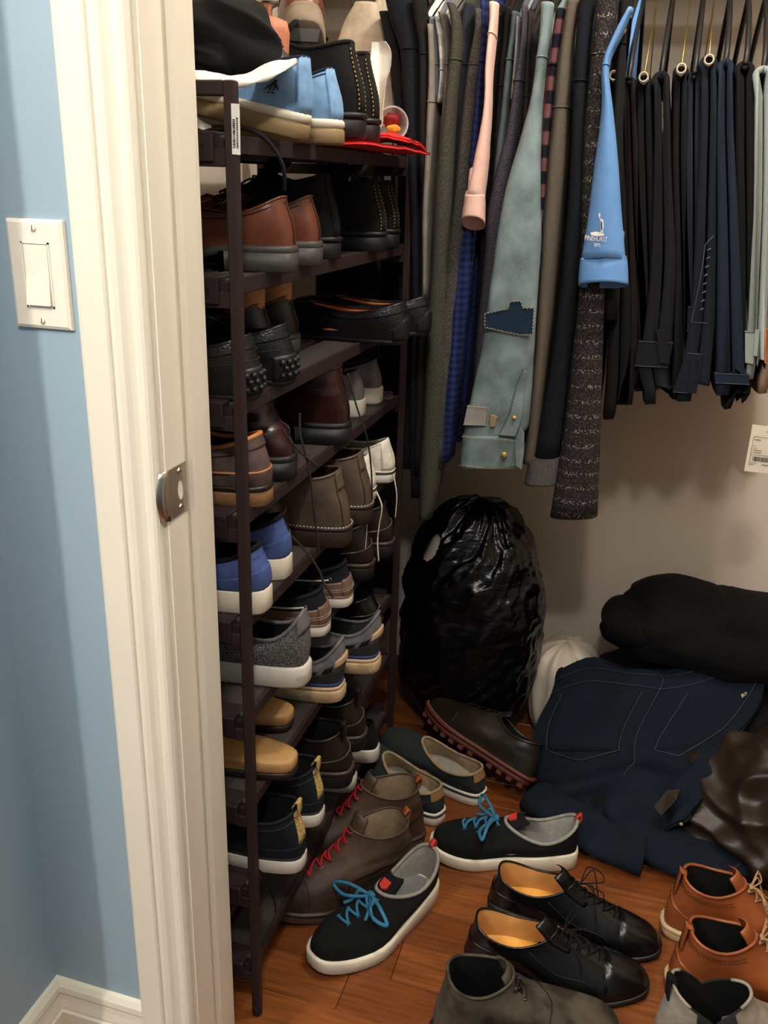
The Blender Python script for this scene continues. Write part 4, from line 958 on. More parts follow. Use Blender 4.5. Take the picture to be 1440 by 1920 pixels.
# dark brown shoe with cedar shoe tree, stacked on the canvas sneakers
m_cedar = M('cedar_wood', (190, 122, 88), 0.6, 'wood', (164, 96, 64), scale=20, stretch=(2, 12, 12), bump=0.2)
def k_lowtree(R, sd):
    s = Shoe(L=0.29, W=0.096, sole=0.008, zb=0.050, zf=0.056, zs=0.040, xf=0.15, side=sd, toe_h=0.034)
    s.upper(m_dkbrn, R); s.lining(m_dkbrn, R); s.rim(m_dkbrn, R, 0.0018); s.soles([(0.0, 0.009, 0.003, m_rubk, 'outsole')], R); s.tongue(m_dkbrn, R); s.laces(m_lace_b, R, 3); return s
def shoe_tree(R, s, mat=m_cedar, knob=True):
    """wooden heel block (and knob) filling a shoe's opening"""
    rings = []
    for z, k in ((s.zb - 0.035, 0.75), (s.zb - 0.02, 0.95), (s.zb + 0.018, 1.0), (s.zb + 0.030, 0.9), (s.zb + 0.034, 0.6)):
        rings.append([s.dfm(Vector((0.042 + 0.034 * k * math.cos(t), 0.026 * k * math.sin(t), z))) for t in [2 * PI * j / 20 for j in range(20)]])
    t = MB().loft(rings, True, True).build('shoe_tree_heel', mat, R)
    rings = [[s.dfm(Vector((x, 0.019 * math.cos(t2), s.zs - 0.012 + 0.016 * math.sin(t2)))) for t2 in [2 * PI * j / 12 for j in range(12)]] for x in (0.06, 0.1, s.xf + 0.03)]
    MB().loft(rings, True, True).build('shoe_tree_body', mat, R)
    if knob:
        z0 = s.zb + 0.033
        MB().loft([[s.dfm(Vector((0.035 + r_ * math.cos(2 * PI * k / 16), r_ * math.sin(2 * PI * k / 16), z0 + z))) for k in range(16)] for z, r_ in ((0, 0.004), (0.012, 0.0045), (0.016, 0.0125), (0.021, 0.013), (0.024, 0.010))], True, True).build('knob', m_steel, R)
R = shoe_root('dress_shoe', 'dark brown dress shoe with wooden shoe tree, stacked on the blue sneakers', None, (-0.474, 1.176, SH[0] + 0.062), 186, (0.05, 0.0))
s = k_lowtree(R, 1); shoe_tree(R, s)
for ch in R.children:
    if ch.name.startswith(('upper',)): ch.data.materials[0] = m_dkbrn
# black cloth bag draped at the rack end
bb = E('cloth_bag', at(430, 120, 1.10), 'black cloth shoe bag bunched on the near end of the top shelf', 'bag')
m_bcloth = M('cloth_black_soft', (20, 21, 20), 0.95, var=0.15, scale=20, bump=0.4, bscale=500, spec=0.25)
blob('bag_body', at(415, 72, 1.10), (0.060, 0.050, 0.046), m_bcloth, bb, 0.16, 10, 3.0, 90, 60, 0.85, None, lambda th, vf, d: 0.16 * (1 - 2 * abs(mnoise.noise(Vector((d.x * 14 + d.z * 20, d.z * 26, d.y * 14))))))
blob('bag_fold', at(398, 118, 1.09), (0.045, 0.05, 0.026), m_bcloth, bb, 0.2, 18, 8.0, 70, 40, 0.85, None, lambda th, vf, d: 0.15 * (1 - 2 * abs(mnoise.noise(Vector((d.x * 22 + d.z * 30, d.z * 36, d.y * 20))))))
# brown shoe resting on the black boots, heel sole towards the viewer
R = shoe_root('dress_shoe', 'brown leather shoe propped on the black boots showing its sticker-marked sole', None, at(572, 40, 1.31), 115, (0.0, 0.62))
s = k_derby(R, 1)
MB().add([Vector((0.012, -0.022, -0.0006)), Vector((0.012, 0.020, -0.0006)), Vector((0.036, 0.022, -0.0006)), Vector((0.036, -0.020, -0.0006))], [(3, 2, 1, 0)]).build('sticker', m_paper, R, False)
for ch in R.children:
    if ch.name.startswith(('heel', 'outsole')): ch.data.materials[0] = M('sole_taupe', (128, 112, 92), 0.7)
R = shoe_root('dress_shoe', 'brown leather shoe on top of the heap, mostly above the picture edge', None, at(455, 18, 1.30), 160, (0.3, 0.1))
k_derby(R, -1)
# red cloth, clear cup with scarf pieces, white plastic strip
m_redc = M('cloth_red', (214, 22, 20), 0.8, var=0.15, scale=30, bump=0.4, bscale=300)
rc = E('red_cloth', (-0.47, 1.50, SH[0] + 0.004), 'folded red cloth under the black suede boots', 'cloth')
zt = SH[0] + 0.004
sheet('cloth_fold', [[(-0.60, 1.26, zt), (-0.50, 1.27, zt), (-0.415, 1.28, zt)], [(-0.60, 1.45, zt), (-0.5, 1.46, zt), (-0.405, 1.47, zt)], [(-0.60, 1.66, zt), (-0.5, 1.68, zt), (-0.42, 1.70, zt)]], m_redc, rc, 6, 0.002, 30, 0.004, 1)
sheet('cloth_top', [[(-0.52, 1.49, zt + 0.016), (-0.46, 1.49, zt + 0.022), (-0.412, 1.50, zt + 0.012)], [(-0.54, 1.58, zt + 0.016), (-0.47, 1.58, zt + 0.026), (-0.418, 1.59, zt + 0.014)], [(-0.55, 1.68, zt + 0.012), (-0.49, 1.69, zt + 0.020), (-0.43, 1.71, zt + 0.006)]], m_redc, rc, 6, 0.004, 30, 0.004, 7)
m_clear = M('clear_plastic', (235, 235, 232), 0.08, alpha=0.28, bump=0, spec=0.6)
cp = E('clear_cup', at(733, 236, 1.62), 'clear plastic cup on its side holding red and yellow cloth', 'cup')
c0 = at(735, 232, 1.60); ax = Vector((0.45, -0.9, 0.02)).normalized(); e1 = ax.cross(Vector((0, 0, 1))).normalized(); e2 = e1.cross(ax)
ringc = lambda t, r_: [c0 + ax * t + e1 * r_ * math.cos(2 * PI * k / 28) + e2 * r_ * math.sin(2 * PI * k / 28) for k in range(28)]
MB().loft([ringc(-0.085, 0.019), ringc(-0.08, 0.021), ringc(0.004, 0.0265), ringc(0.004, 0.0255), ringc(-0.078, 0.020)], True, False).build('cup_wall', m_clear, cp, True, True)
MB().tube(ringc(0.004, 0.027), 0.0016, 6, closed=True).build('cup_rim', m_clear, cp, True, True)
blob('red_bundle', c0 - ax * 0.02 + e2 * 0.006 - e1 * 0.004, (0.013, 0.020, 0.012), M('cloth_crimson', (132, 20, 24), 0.8), cp, 0.4, 90, 2.0, 20, 14)
blob('yellow_bundle', c0 - ax * 0.006 - e2 * 0.008 - e1 * 0.004, (0.010, 0.012, 0.007), M('cloth_yellow', (206, 140, 30), 0.8), cp, 0.4, 90, 5.0, 18, 12)
m_strip = M('plastic_milky', (226, 220, 208), 0.4, trans=0.25, var=0.03, bump=0.2, bscale=60)
st = E('plastic_shoehorn', at(712, 235, 1.52), 'milky plastic strip standing beside the black boots', 'shoehorn')
def sg_(v, a, b2, Y): return [at(a, v, Y), at((a + b2) / 2, v, Y + 0.010), at(b2, v, Y + 0.002)]
sheet('strip', [sg_(78, 697, 722, 1.56), sg_(95, 696, 732, 1.56), sg_(125, 694, 731, 1.55), sg_(150, 697, 724, 1.54), sg_(195, 700, 719, 1.53), sg_(240, 701, 714, 1.52)], m_strip, st, 5, 0.0015, 40, 0.0012, 1.0)

# pair with wooden shoe trees deep in the third shelf
for i, Y in enumerate((1.245, 1.352)):
    R, s = rack_shoe(k_derby, 'dress_shoe', 'dark shoe with pale wooden shoe tree deep in the third shelf, %s one' % ('nearer', 'farther')[i], 'shoes with trees on the third shelf', 2, Y, -0.545, (-1, 1)[i])
    for ch in R.children:
        if ch.name.startswith('upper'): ch.data.materials[0] = m_dkbrn
    shoe_tree(R, s, M('tree_wood_pale', (196, 140, 84), 0.6, 'wood', (170, 110, 60), scale=20, stretch=(2, 12, 12)), False)

# loose laces hanging from the shelves
def hang_lace(label, pts, mat, r=0.0016, flat=1.0):
    o = MB().tube(spline(pts, 8), r, 6, flat=flat).build('shoelace', mat, None, True)
    return tag(o, label, 'shoelace', 'loose laces hanging from the rack')
hang_lace('black cord looping down from the top shelf', [at(405, 245, 1.06), at(455, 240, 1.05), at(500, 262, 1.05), at(530, 310, 1.05), at(533, 358, 1.06)], m_lace_k, 0.0024)
hang_lace('long brown lace hanging over the grey brown boots', [at(562, 775, 1.16), at(563, 815, 1.15), at(575, 860, 1.15), at(582, 900, 1.15), at(592, 985, 1.16), at(598, 1040, 1.17)], m_lace_b, 0.0017)
hang_lace('brown lace crossing from the burgundy boot to the grey brown boot', [at(530, 806, 1.14), at(560, 845, 1.14), at(598, 876, 1.16)], m_lace_b, 0.0015)
hang_lace('brown lace loop dangling in front of the boat shoes', [at(540, 1000, 1.18), at(575, 1035, 1.18), at(598, 1070, 1.18), at(606, 1090, 1.18), at(625, 1120, 1.17)], m_lace_b, 0.0020)
hang_lace('dark lace hanging in front of the white sneakers', [at(652, 700, 1.36), at(668, 760, 1.36), at(688, 820, 1.36), at(696, 880, 1.37), at(698, 935, 1.37)], m_lace_b, 0.0015)
hang_lace('long white lace dangling below the white sneakers', [at(706, 922, 1.44), at(716, 950, 1.44), at(711, 985, 1.44), at(708, 1015, 1.44), at(710, 1052, 1.44)], m_lace_w, 0.0027, 0.4)
hang_lace('short white lace dangling beside the boot welt', [at(682, 955, 1.44), at(688, 985, 1.44), at(685, 1030, 1.44)], m_lace_w, 0.0018, 0.4)
hang_lace('white lace end hanging at the far side of the white sneakers', [at(738, 890, 1.56), at(744, 930, 1.56), at(741, 970, 1.56)], m_lace_w, 0.0024, 0.4)
hang_lace('black cord hanging behind the near rack upright', [at(425, 1560, 1.03), at(465, 1605, 1.03), at(500, 1650, 1.03), at(515, 1690, 1.03), at(517, 1710, 1.03)], m_lace_k, 0.0018)

# ================================================================== hanging clothes
YROD, ZROD = 1.965, 1.69
m_rod = M('rod_metal', (150, 140, 125), 0.35, metal=1.0, bump=0.05)
rod = E('closet_rod', (0.2, YROD, ZROD), 'metal clothes rod running along the back of the closet', 'clothes rod')
MB().tube([(XL + 0.006, YROD, ZROD), (1.294, YROD, ZROD)], 0.016, 16).build('rod', m_rod, rod, True, True)
for xx in (XL, 1.29):
    MB().tube([(xx + 0.001, YROD, ZROD), (xx + 0.009, YROD, ZROD)], 0.03, 16).build('end_cup', m_rod, rod, True, True)
shf = E('shade_shelf', (0.2, YB, 1.77), 'unseen white shelf board added above the clothes rod to shade the wall', 'shelf')  # unseen board, added above the rod to shade the wall behind the hangers
MB().box((XL + 0.002, 1.90, 1.762), (1.298, YB - 0.002, 1.780), 0.001).build('board', m_white, shf, False, True)
for xx in (XL + 0.005, 0.55, 1.28): MB().box((xx, 1.93, 1.742), (xx + 0.016, YB - 0.002, 1.7615)).build('cleat', m_white, shf, False, True)
m_hang = M('hanger_black', (18, 18, 19), 0.5, bump=0.1); m_wire = M('hanger_gold_wire', (186, 156, 70), 0.35, metal=0.9, bump=0)
def cloth(n, c, c2=None, kind='noise', **k):
    k.setdefault('var', 0.16); k.setdefault('scale', 30); k.setdefault('bump', 0.4); k.setdefault('bscale', 500)
    return M('cloth_' + n, c, 0.95, kind, c2, spec=0.25, **k)
def hook_pts(x, z0):
    r_ = 0.019
    return [(x, YROD, z0)] + [(x, YROD, ZROD - 0.03)] + [(x, YROD + r_ * math.sin(t) , ZROD + 0.001 + (-r_) * math.cos(t)) for t in [PI * k / 6 for k in range(0, 10)]][1:]
def shirt_hanger(x, zsh, half, label, mat=None):
    """hook over the rod and two sloping arms in the plane x = const"""
    h = E('coat_hanger', (x, YROD, zsh), label, 'hanger', 'hangers holding the tops'); mat = mat or m_hang
    zt = min(zsh + 0.075, ZROD - 0.045)
    MB().tube(hook_pts(x, zt), 0.0018, 6).build('hook', mat, h, True, True)
    MB().tube(spline([(x, YROD - half, zsh - 0.012), (x, YROD - half * 0.5, (zsh + zt) / 2), (x, YROD, zt), (x, YROD + half * 0.5, (zsh + zt) / 2), (x, YROD + half, zsh - 0.012)], 5), 0.004, 6).build('arms', mat, h, True, True)
def ell(cx, cy, cz, hx, hy, n=20, pw=0.85):
    o = []
    for k in range(n):
        t = 2 * PI * k / n; c, s_ = math.cos(t), math.sin(t)
        o.append(Vector((cx + hx * math.copysign(abs(c) ** pw, c), cy + hy * math.copysign(abs(s_) ** pw, s_), cz)))
    return o
def interp_rows(rows, k=4):
    pts = [Vector(r) for r in rows]; return [tuple(p) for p in spline4(rows, k)]
def spline4(rows, k):
    out = []; n = len(rows)
    for i in range(n - 1):
        p0, p1, p2, p3 = rows[max(i - 1, 0)], rows[i], rows[i + 1], rows[min(i + 2, n - 1)]
        for j in range(k):
            t = j / k
            out.append(tuple(0.5 * (2 * b_ + (c_ - a_) * t + (2 * a_ - 5 * b_ + 4 * c_ - d_) * t * t + (3 * b_ - a_ - 3 * c_ + d_) * t ** 3) for a_, b_, c_, d_ in zip(p0, p1, p2, p3)))
    out.append(tuple(rows[-1])); return out
def sleeve(root, rows, Y, mat, hy=0.040, name='sleeve', fold=0.004, seed=0.0, open_end=True, k=4, mat_in=None, tilt=0.0, ridge=0.0):
    """rows: (v, u_left, u_right) measured on the photo at depth Y"""
    R4 = []
    n = len(rows)
    for i, (v, a, b2) in enumerate(rows):
        p = at(a, v, Y); q = at(b2, v, Y); R4.append(((p.x + q.x) / 2, max(0.003, (q.x - p.x) / 2), (p.z + q.z) / 2, (q.z - p.z) / 2))
    rings = []
    fine = spline4(R4, k); m = len(fine)
    for i, (cx, hx, cz, dz) in enumerate(fine):
        f = i / (m - 1); hyy = lerp(0.022, hy, min(1, f * 3))
        ring = []
        for p in ell(cx, Y + hyy, cz, hx, hyy):
            wv = fold * (nz3((p.x * 1.5, p.y, p.z * 0.35), 26, seed) + 0.5 * nz3((p.x, p.y, p.z), 40, seed + 3)) * min(1, f * 4)
            d = Vector((p.x - cx, p.y - Y - hyy, 0)); d = d.normalized() if d.length > 1e-6 else d
            if ridge and p.y < Y + hyy: p = p + Vector((0, -ridge * f * max(0, 1 - abs(p.x - cx - 0.1 * hx) / hx), 0))
            ring.append(p + d * wv + Vector((0, 0, dz * (p.x - cx) / max(hx, 1e-4) + tilt * f * (p.y - Y))))
        rings.append(ring)
    if open_end:
        c = sum(rings[-1], Vector()) / len(rings[-1])
        rings.append([c + (p - c) * 0.86 for p in rings[-1]]); rings.append([c + (p - c) * 0.80 + Vector((0, 0, 0.05)) for p in rings[-2]])
    if name == 'sleeve' and n >= 4:
        c_ = sum(rings[2 * k], Vector()) / len(rings[2 * k])
        MB().tube([c_ + (p - c_) * 1.03 for p in rings[2 * k]], 0.0013, 5, closed=True).build('shoulder_seam', mat, root, True, True)
    return MB().loft(rings, True, not open_end).build(name, mat, root, True, True), R4
def body(root, xt, zt, xb, zb, Y, mat, tk=0.012, name='body', seed=0.0, fold=0.008, yend=None, hem=None):
    """torso of a top folded flat on its hanger, thin in X, long in Y"""
    yend = yend or 2 * YROD - Y; st = 9; rings = []
    for i in range(st):
        f = i / (st - 1); yy = lerp(Y + 0.012, yend - 0.012, f); e = math.sin(PI * min(max(f, 0.02), 0.98)) ** 0.35
        top = zt + 0.085 * (1 - abs(2 * f - 1)) ** 0.9; t2 = tk * e; ring = []; nn = 9
        for side in (1, -1):
            for k in range(nn):
                g = k / (nn - 1); g = g if side == 1 else 1 - g
                z = lerp(top, zb, g); x = lerp(xt, xb, g) + side * t2 * (0.35 + 0.65 * min(1, g * 4)) + fold * nz3((yy * 1.3, z * 0.3, 0), 14, seed + side) * min(1, g * 3)
                ring.append(Vector((x, yy, z)))
        rings.append(ring)
    return MB().loft(rings, True, True).build(name, mat, root, True, True)
NG = [0]
def top(name, label, mat, rows, Y=1.76, zb=0.80, cuff=None, hy=0.04, tk=0.012, fold=0.004, bodymat=None, hanger=True, xb_shift=0.0, cat='shirt', hang_mat=None, tilt=0.0, ridge=0.0):
    NG[0] += 1; sd = NG[0] * 3.7
    p = at((rows[0][1] + rows[0][2]) / 2, rows[0][0], Y); q = at((rows[-1][1] + rows[-1][2]) / 2, rows[-1][0], Y)
    zsh = min(p.z, 1.585); xs = p.x
    root = E(name, (xs, YROD, zsh), label, cat, 'tops hanging on the closet rod')
    rr = rows
    if cuff:
        rr = [r_ for r_ in rows if r_[0] <= cuff[0]]; cr = [r_ for r_ in rows if r_[0] >= cuff[0]]
    o, R4 = sleeve(root, rr, Y, mat, hy, fold=fold, seed=sd, tilt=tilt, ridge=ridge)
    if cuff:
        sleeve(root, [(v, a - 1.5, b2 + 1.5) for v, a, b2 in cr], Y - 0.001, cuff[1], hy + 0.002, 'cuff', 0.001, sd, tilt=tilt, ridge=ridge)
    body(root, xs, zsh, lerp(xs, q.x, 0.4) + xb_shift, zb, max(Y + 0.03, 1.80), bodymat or mat, tk, seed=sd)
    if hanger: shirt_hanger(xs, zsh + 0.002, YROD - Y - 0.05, 'hanger holding the ' + label.split(' with ')[0].split(', ')[0], hang_mat)
    return root
for i_, (xx, zz, lb) in enumerate(((-0.665, 1.50, 'long black coat hanging behind the far end of the shoe rack'), (-0.590, 1.49, 'long dark grey coat behind the rack, next to the cream sweater'))):
    R = E('long_coat', (xx, YROD, zz), lb, 'coat', 'tops hanging on the closet rod'); mt = cloth(('coat_black', 'coat_grey')[i_], ((20, 20, 21), (28, 28, 30))[i_])
    body(R, xx, zz, xx + 0.01, 0.22, 1.815, mt, 0.026, seed=i_ * 4.0 + 50)
    MB().tube(spline([(xx, 1.835, zz - 0.02), (xx + 0.01, 1.825, zz - 0.15), (xx + 0.012, 1.822, zz - 0.45), (xx + 0.016, 1.822, zz - 0.66)], 5), [0.022] * 5 + [0.034] * 10 + [0.03], 12).build('sleeve', mt, R, True, True)
    shirt_hanger(xx, zz + 0.002, 0.14, 'hanger holding the ' + lb.split(' hanging')[0].split(' behind')[0])
cK = cloth('charcoal', (38, 38, 40)); cNv = cloth('navy_knit', (26, 29, 38), (44, 48, 60), 'knit', bscale=700); cBr = cloth('black_brown', (36, 33, 30))
top('cream_sweater', 'cream wool sweater at the left end of the rod', cloth('cream', (186, 172, 150), scale=60), [(2, 660, 702), (35, 640, 718), (95, 615, 735), (180, 612, 744), (330, 600, 742), (480, 610, 738)], 1.83, 0.95, hy=0.035, tk=0.02, cat='sweater', hang_mat=M('hanger_yellow', (206, 150, 40), 0.5))
top('dark_sweater', 'charcoal sweater beside the cream one', cK, [(20, 706, 736), (80, 716, 750), (200, 735, 760), (400, 745, 770), (650, 748, 778), (880, 745, 780)], 1.80, 0.80, cat='sweater')
top('navy_sweater', 'dark navy knitted sweater with broad shoulder', cNv, [(-12, 716, 762), (30, 724, 776), (90, 742, 783), (200, 750, 786), (500, 766, 791), (800, 762, 792), (935, 766, 790)], 1.765, 0.74, cat='sweater')
top('black_shirt', 'black brown shirt left of the white tee', cBr, [(-8, 768, 791), (40, 773, 797), (100, 780, 803), (250, 781, 801), (500, 784, 801), (700, 776, 801), (890, 770, 800)], 1.755, 0.78)
top('white_tee', 'white tee shirt showing a thin shoulder', cloth('white', (230, 224, 210)), [(21, 781, 793), (40, 786, 798), (100, 797, 805), (190, 797, 804)], 1.77, 0.95, tk=0.007)
top('pale_grey_tee', 'pale grey long sleeve tee', cloth('pale_grey', (132, 126, 116)), [(44, 798, 811), (100, 800, 814), (190, 797, 814), (380, 788, 806), (560, 786, 804)], 1.752, 0.86, tk=0.007)
top('blue_grey_tee', 'blue grey tee shirt between pale grey and striped tees', cloth('blue_grey', (104, 110, 120)), [(30, 801, 813), (60, 807, 820), (120, 813, 823), (190, 814, 823)], 1.765, 0.92, tk=0.006)
top('striped_tee', 'grey tee with fine white stripes', cloth('striped', (120, 122, 120), (190, 190, 184), 'plaid', scale=8), [(30, 811, 821), (70, 817, 830), (130, 821, 832), (192, 817, 826)], 1.757, 0.92, tk=0.006)
top('grey_tee', 'mid grey tee shirt left of the olive sweater', cloth('mid_grey', (112, 108, 100)), [(21, 818, 833), (60, 826, 840), (120, 829, 842), (250, 822, 838)], 1.765, 0.90, tk=0.007)
top('olive_sweater', 'olive grey sweater with sleeve reaching the garbage bag', cloth('olive_grey', (66, 66, 56), (84, 82, 72), 'melange', bscale=700), [(4, 834, 849), (40, 842, 859), (110, 838, 861), (250, 820, 849), (470, 802, 842), (700, 792, 834), (880, 782, 826), (978, 780, 803)], 1.735, 0.80, hy=0.036, cat='sweater')
top('slate_shirt', 'dark slate blue shirt right of the olive sweater', cloth('slate', (52, 56, 66)), [(4, 868, 884), (40, 859, 885), (120, 853, 881), (250, 850, 874), (500, 838, 862), (800, 818, 842)], 1.765, 0.80)
top('charcoal_melange_sweater', 'charcoal melange sweater with low shoulder seam', cloth('charcoal_melange', (44, 44, 42), (104, 100, 94), 'melange', bscale=900), [(15, 887, 902), (60, 885, 903), (120, 873, 901), (170, 865, 891), (300, 852, 882), (460, 835, 870), (640, 815, 850), (880, 800, 830)], 1.742, 0.78, cat='sweater')
top('blue_plaid_shirt', 'royal blue plaid shirt left of the pink sleeve', cloth('blue_plaid', (40, 54, 108), (26, 34, 68), 'plaid', scale=22), [(-2, 897, 913), (60, 899, 913), (115, 895, 908), (200, 887, 901), (300, 873, 895), (430, 858, 887), (600, 836, 872), (750, 826, 857), (868, 815, 842)], 1.748, 0.78)
cW = cloth('wine', (52, 22, 22)); cBk = cloth('black', (20, 20, 21))
top('wine_shirt', 'dark wine shirt hidden behind the pink sleeve, its hem below the denim cuff', cBk, [(8, 930, 946), (60, 928, 944), (120, 922, 938), (300, 905, 925), (500, 895, 915), (800, 870, 890)], 1.775, 0.742, bodymat=cW, tk=0.03, xb_shift=0.06)
top('black_tee', 'black shirt between the pink and teal grey tops', cBk, [(12, 944, 957), (60, 940, 954), (160, 930, 948), (400, 912, 935), (700, 890, 915), (860, 880, 905)], 1.76, 0.76, tk=0.02, xb_shift=0.05)
top('teal_grey_shirt', 'teal grey shirt with shoulder seam', cloth('teal_grey', (78, 88, 90)), [(20, 957, 971), (60, 952, 969), (110, 945, 961), (200, 935, 955), (300, 922, 946), (500, 905, 930)], 1.755, 0.80)
top('light_grey_tee', 'narrow light grey tee shoulder left of the dark melange sweater', cloth('light_grey', (142, 144, 146)), [(30, 966, 976), (100, 962, 971), (185, 954, 965)], 1.752, 0.9, tk=0.006)
top('melange_sweater', 'dark purple grey melange sweater left of the denim sleeve', cloth('purple_melange', (46, 44, 52), (92, 88, 98), 'melange', bscale=800), [(8, 976, 987), (75, 974, 984), (150, 960, 979), (250, 945, 972), (330, 922, 958), (400, 908, 945), (500, 902, 932), (700, 885, 915), (860, 875, 905)], 1.738, 0.78, cat='sweater')
top('brown_shirt', 'dark brown shirt right of the melange sweater', cloth('dark_brown', (58, 50, 44)), [(19, 988, 998), (100, 984, 993), (180, 979, 991), (400, 965, 985)], 1.755, 0.80, tk=0.008)
top('dark_shirt', 'near black shirt left of the denim shoulder', cBk, [(62, 994, 1004), (150, 989, 1001), (400, 975, 995)], 1.765, 0.80, tk=0.01)
top('flannel_shirt', 'dark plaid flannel shirt with red and white checks', cloth('flannel', (30, 34, 46), (148, 96, 96), 'plaid', scale=7), [(14, 1040, 1059), (60, 1032, 1056), (120, 1023, 1048), (160, 1019, 1042), (270, 1010, 1032), (500, 1000, 1025)], 1.748, 0.80)
top('taupe_sweater', 'taupe sweater right of the flannel shirt', cloth('taupe', (88, 80, 68), (102, 94, 82), 'melange', bscale=700), [(-8, 1062, 1087), (75, 1050, 1073), (200, 1033, 1066), (400, 1015, 1052), (600, 1003, 1032), (800, 985, 1012), (872, 976, 1002)], 1.735, 0.78, cat='sweater')
cCuf = cloth('cuff_grey_rib', (84, 80, 78), (128, 122, 118), 'knit', bscale=800)
top('navy_jacket', 'navy knitted jacket with rolled grey cuff', cNv, [(-10, 1086, 1119), (40, 1080, 1109), (150, 1072, 1101), (400, 1060, 1096), (650, 1035, 1072), (862, 998, 1048), (868, 990, 1053), (890, 984, 1052), (913, 980, 1048)], 1.722, 0.76, cuff=(862, cCuf), cat='jacket', fold=0.002, tilt=-0.1)
top('tweed_sweater', 'dark speckled tweed knit sweater with long wide sleeve', cloth('tweed', (50, 44, 46), (158, 146, 138), 'tweed', scale=60), [(-10, 1118, 1162), (50, 1112, 1151), (100, 1106, 1143), (300, 1090, 1132), (550, 1083, 1132), (800, 1055, 1124), (975, 1028, 1119)], 1.705, 0.80, hy=0.03, cat='sweater', fold=0.002)
# dark jacket with a snap
jr = top('dark_jacket', 'black jacket with silver snap behind the blue polo', cloth('black_green', (32, 34, 30)), [(-8, 1160, 1184), (40, 1157, 1179), (80, 1156, 1173), (300, 1140, 1165), (600, 1130, 1160)], 1.725, 0.80, cat='jacket')
m_snap = M('snap_silver', (220, 216, 208), 0.2, metal=1.0, bump=0)
c = at(1167, 56, 1.722)
MB().loft([[c + Vector((r_ * math.cos(2 * PI * k / 16), -q, r_ * 1.3 * math.sin(2 * PI * k / 16))) for k in range(16)] for q, r_ in ((-0.004, 0.0065), (0.003, 0.0065), (0.005, 0.005), (0.006, 0.002))], True, True).build('snap', m_snap, jr, True, True)

# pink shirt sleeve
cP = cloth('pink', (240, 198, 184), var=0.06)
top('pink_shirt', 'pale pink dress shirt with cuffed sleeve hanging out', cP, [(2, 914, 931), (30, 915, 929), (60, 912, 926), (125, 907, 919), (200, 904, 917), (300, 884, 911), (365, 869, 903), (385, 865, 903), (405, 862, 903)], 1.70, 0.85, cuff=(365, cP), hy=0.026, tk=0.008, fold=0.0015, tilt=-0.5)
# polo
cPo = cloth('polo_blue', (104, 150, 206), var=0.06, bscale=900)
po = top('polo_shirt', 'light blue polo shirt with embroidered sleeve', cPo, [(12, 1176, 1187), (60, 1150, 1167), (120, 1128, 1142), (200, 1127, 1149), (300, 1114, 1159), (400, 1102, 1166), (485, 1088, 1173), (500, 1086, 1175), (530, 1084, 1177)], 1.675, 0.86, cuff=(485, cPo), hy=0.018, tk=0.010, fold=0.0008, tilt=-0.35, ridge=0.010)
m_embw = M('embroidery_white', (236, 232, 224), 0.7, bump=0); m_embd = M('embroidery_navy', (24, 30, 50), 0.7, bump=0)
def sleeve_text(body_, u, v, hpx, tilt_, Y=1.6635, xs=1.0):
    vv, ff = text_geo(body_, 1.0); sc = hpx
    return [at(u + (p.x * math.cos(tilt_) * xs + p.y * math.sin(tilt_)) * sc, v + (p.x * math.sin(tilt_) * xs - p.y * math.cos(tilt_)) * sc, Y) for p in vv], ff
v, f = sleeve_text('PINEHURST', 1117, 452, 13.5, 0.10, xs=0.62); MB().add(v, f).build('lettering', m_embw, po, False, True)
v, f = sleeve_text('1895', 1119, 463, 11, 0.08, xs=0.62); MB().add(v, f).build('lettering', m_embw, po, False, True)
def px_poly(pl, mat, nm, Y=1.663): MB().add([at(a, b2, Y) for a, b2 in pl], [tuple(range(len(pl)))]).build(nm, mat, po, False, True)
px_poly([(1125, 409), (1131, 412), (1132, 424), (1130, 436), (1126, 436), (1127, 424)], m_embw, 'embroidered_figure')
px_poly([(1127, 415), (1129, 416), (1129.5, 430), (1127.5, 433)], m_embd, 'embroidered_navy', 1.6622)  # navy thread piece laid over the white figure
px_poly([(1123, 399), (1126, 401), (1125, 407), (1122, 405)], m_embw, 'embroidered_head'); px_poly([(1122, 404), (1124, 406), (1128, 413), (1126, 414)], m_embw, 'embroidered_arm')
px_poly([(1107, 436), (1118, 434), (1133, 438), (1132, 442), (1120, 443), (1108, 440)], m_embw, 'embroidered_base')

# denim shirt with patched sleeve
cD = cloth('denim_faded', (124, 143, 145), (152, 167, 165), 'denim', scale=16, var=0.5, bump=0.5)
cDd = cloth('denim_patch', (30, 54, 78), (40, 66, 92), 'denim', scale=40); cDp = cloth('patch_grey', (158, 152, 148))
dn = top('denim_shirt', 'faded patched denim shirt with snap buttons, sleeve hanging in front', cD, [(2, 1012, 1036), (50, 1010, 1031), (105, 1003, 1023), (200, 988, 1014), (350, 946, 1011), (470, 925, 1011), (600, 906, 1003), (700, 890, 996), (800, 869, 988), (818, 865, 974), (850, 862, 970), (880, 860, 967)], 1.690, 0.80, cuff=(818, cD), hy=0.024, fold=0.002)
YF = 1.684
def fpatch(name, pl, mat, Y=YF, th=0.0015):
    a = [at(p[0], p[1], Y) for p in pl]; n = len(a); b2 = [p + Vector((0, 0.006, 0)) for p in a]
    MB().add(a + b2, [tuple(range(n))] + [(i, i + n, (i + 1) % n + n, (i + 1) % n) for i in range(n)]).build(name, mat, dn, False, True)
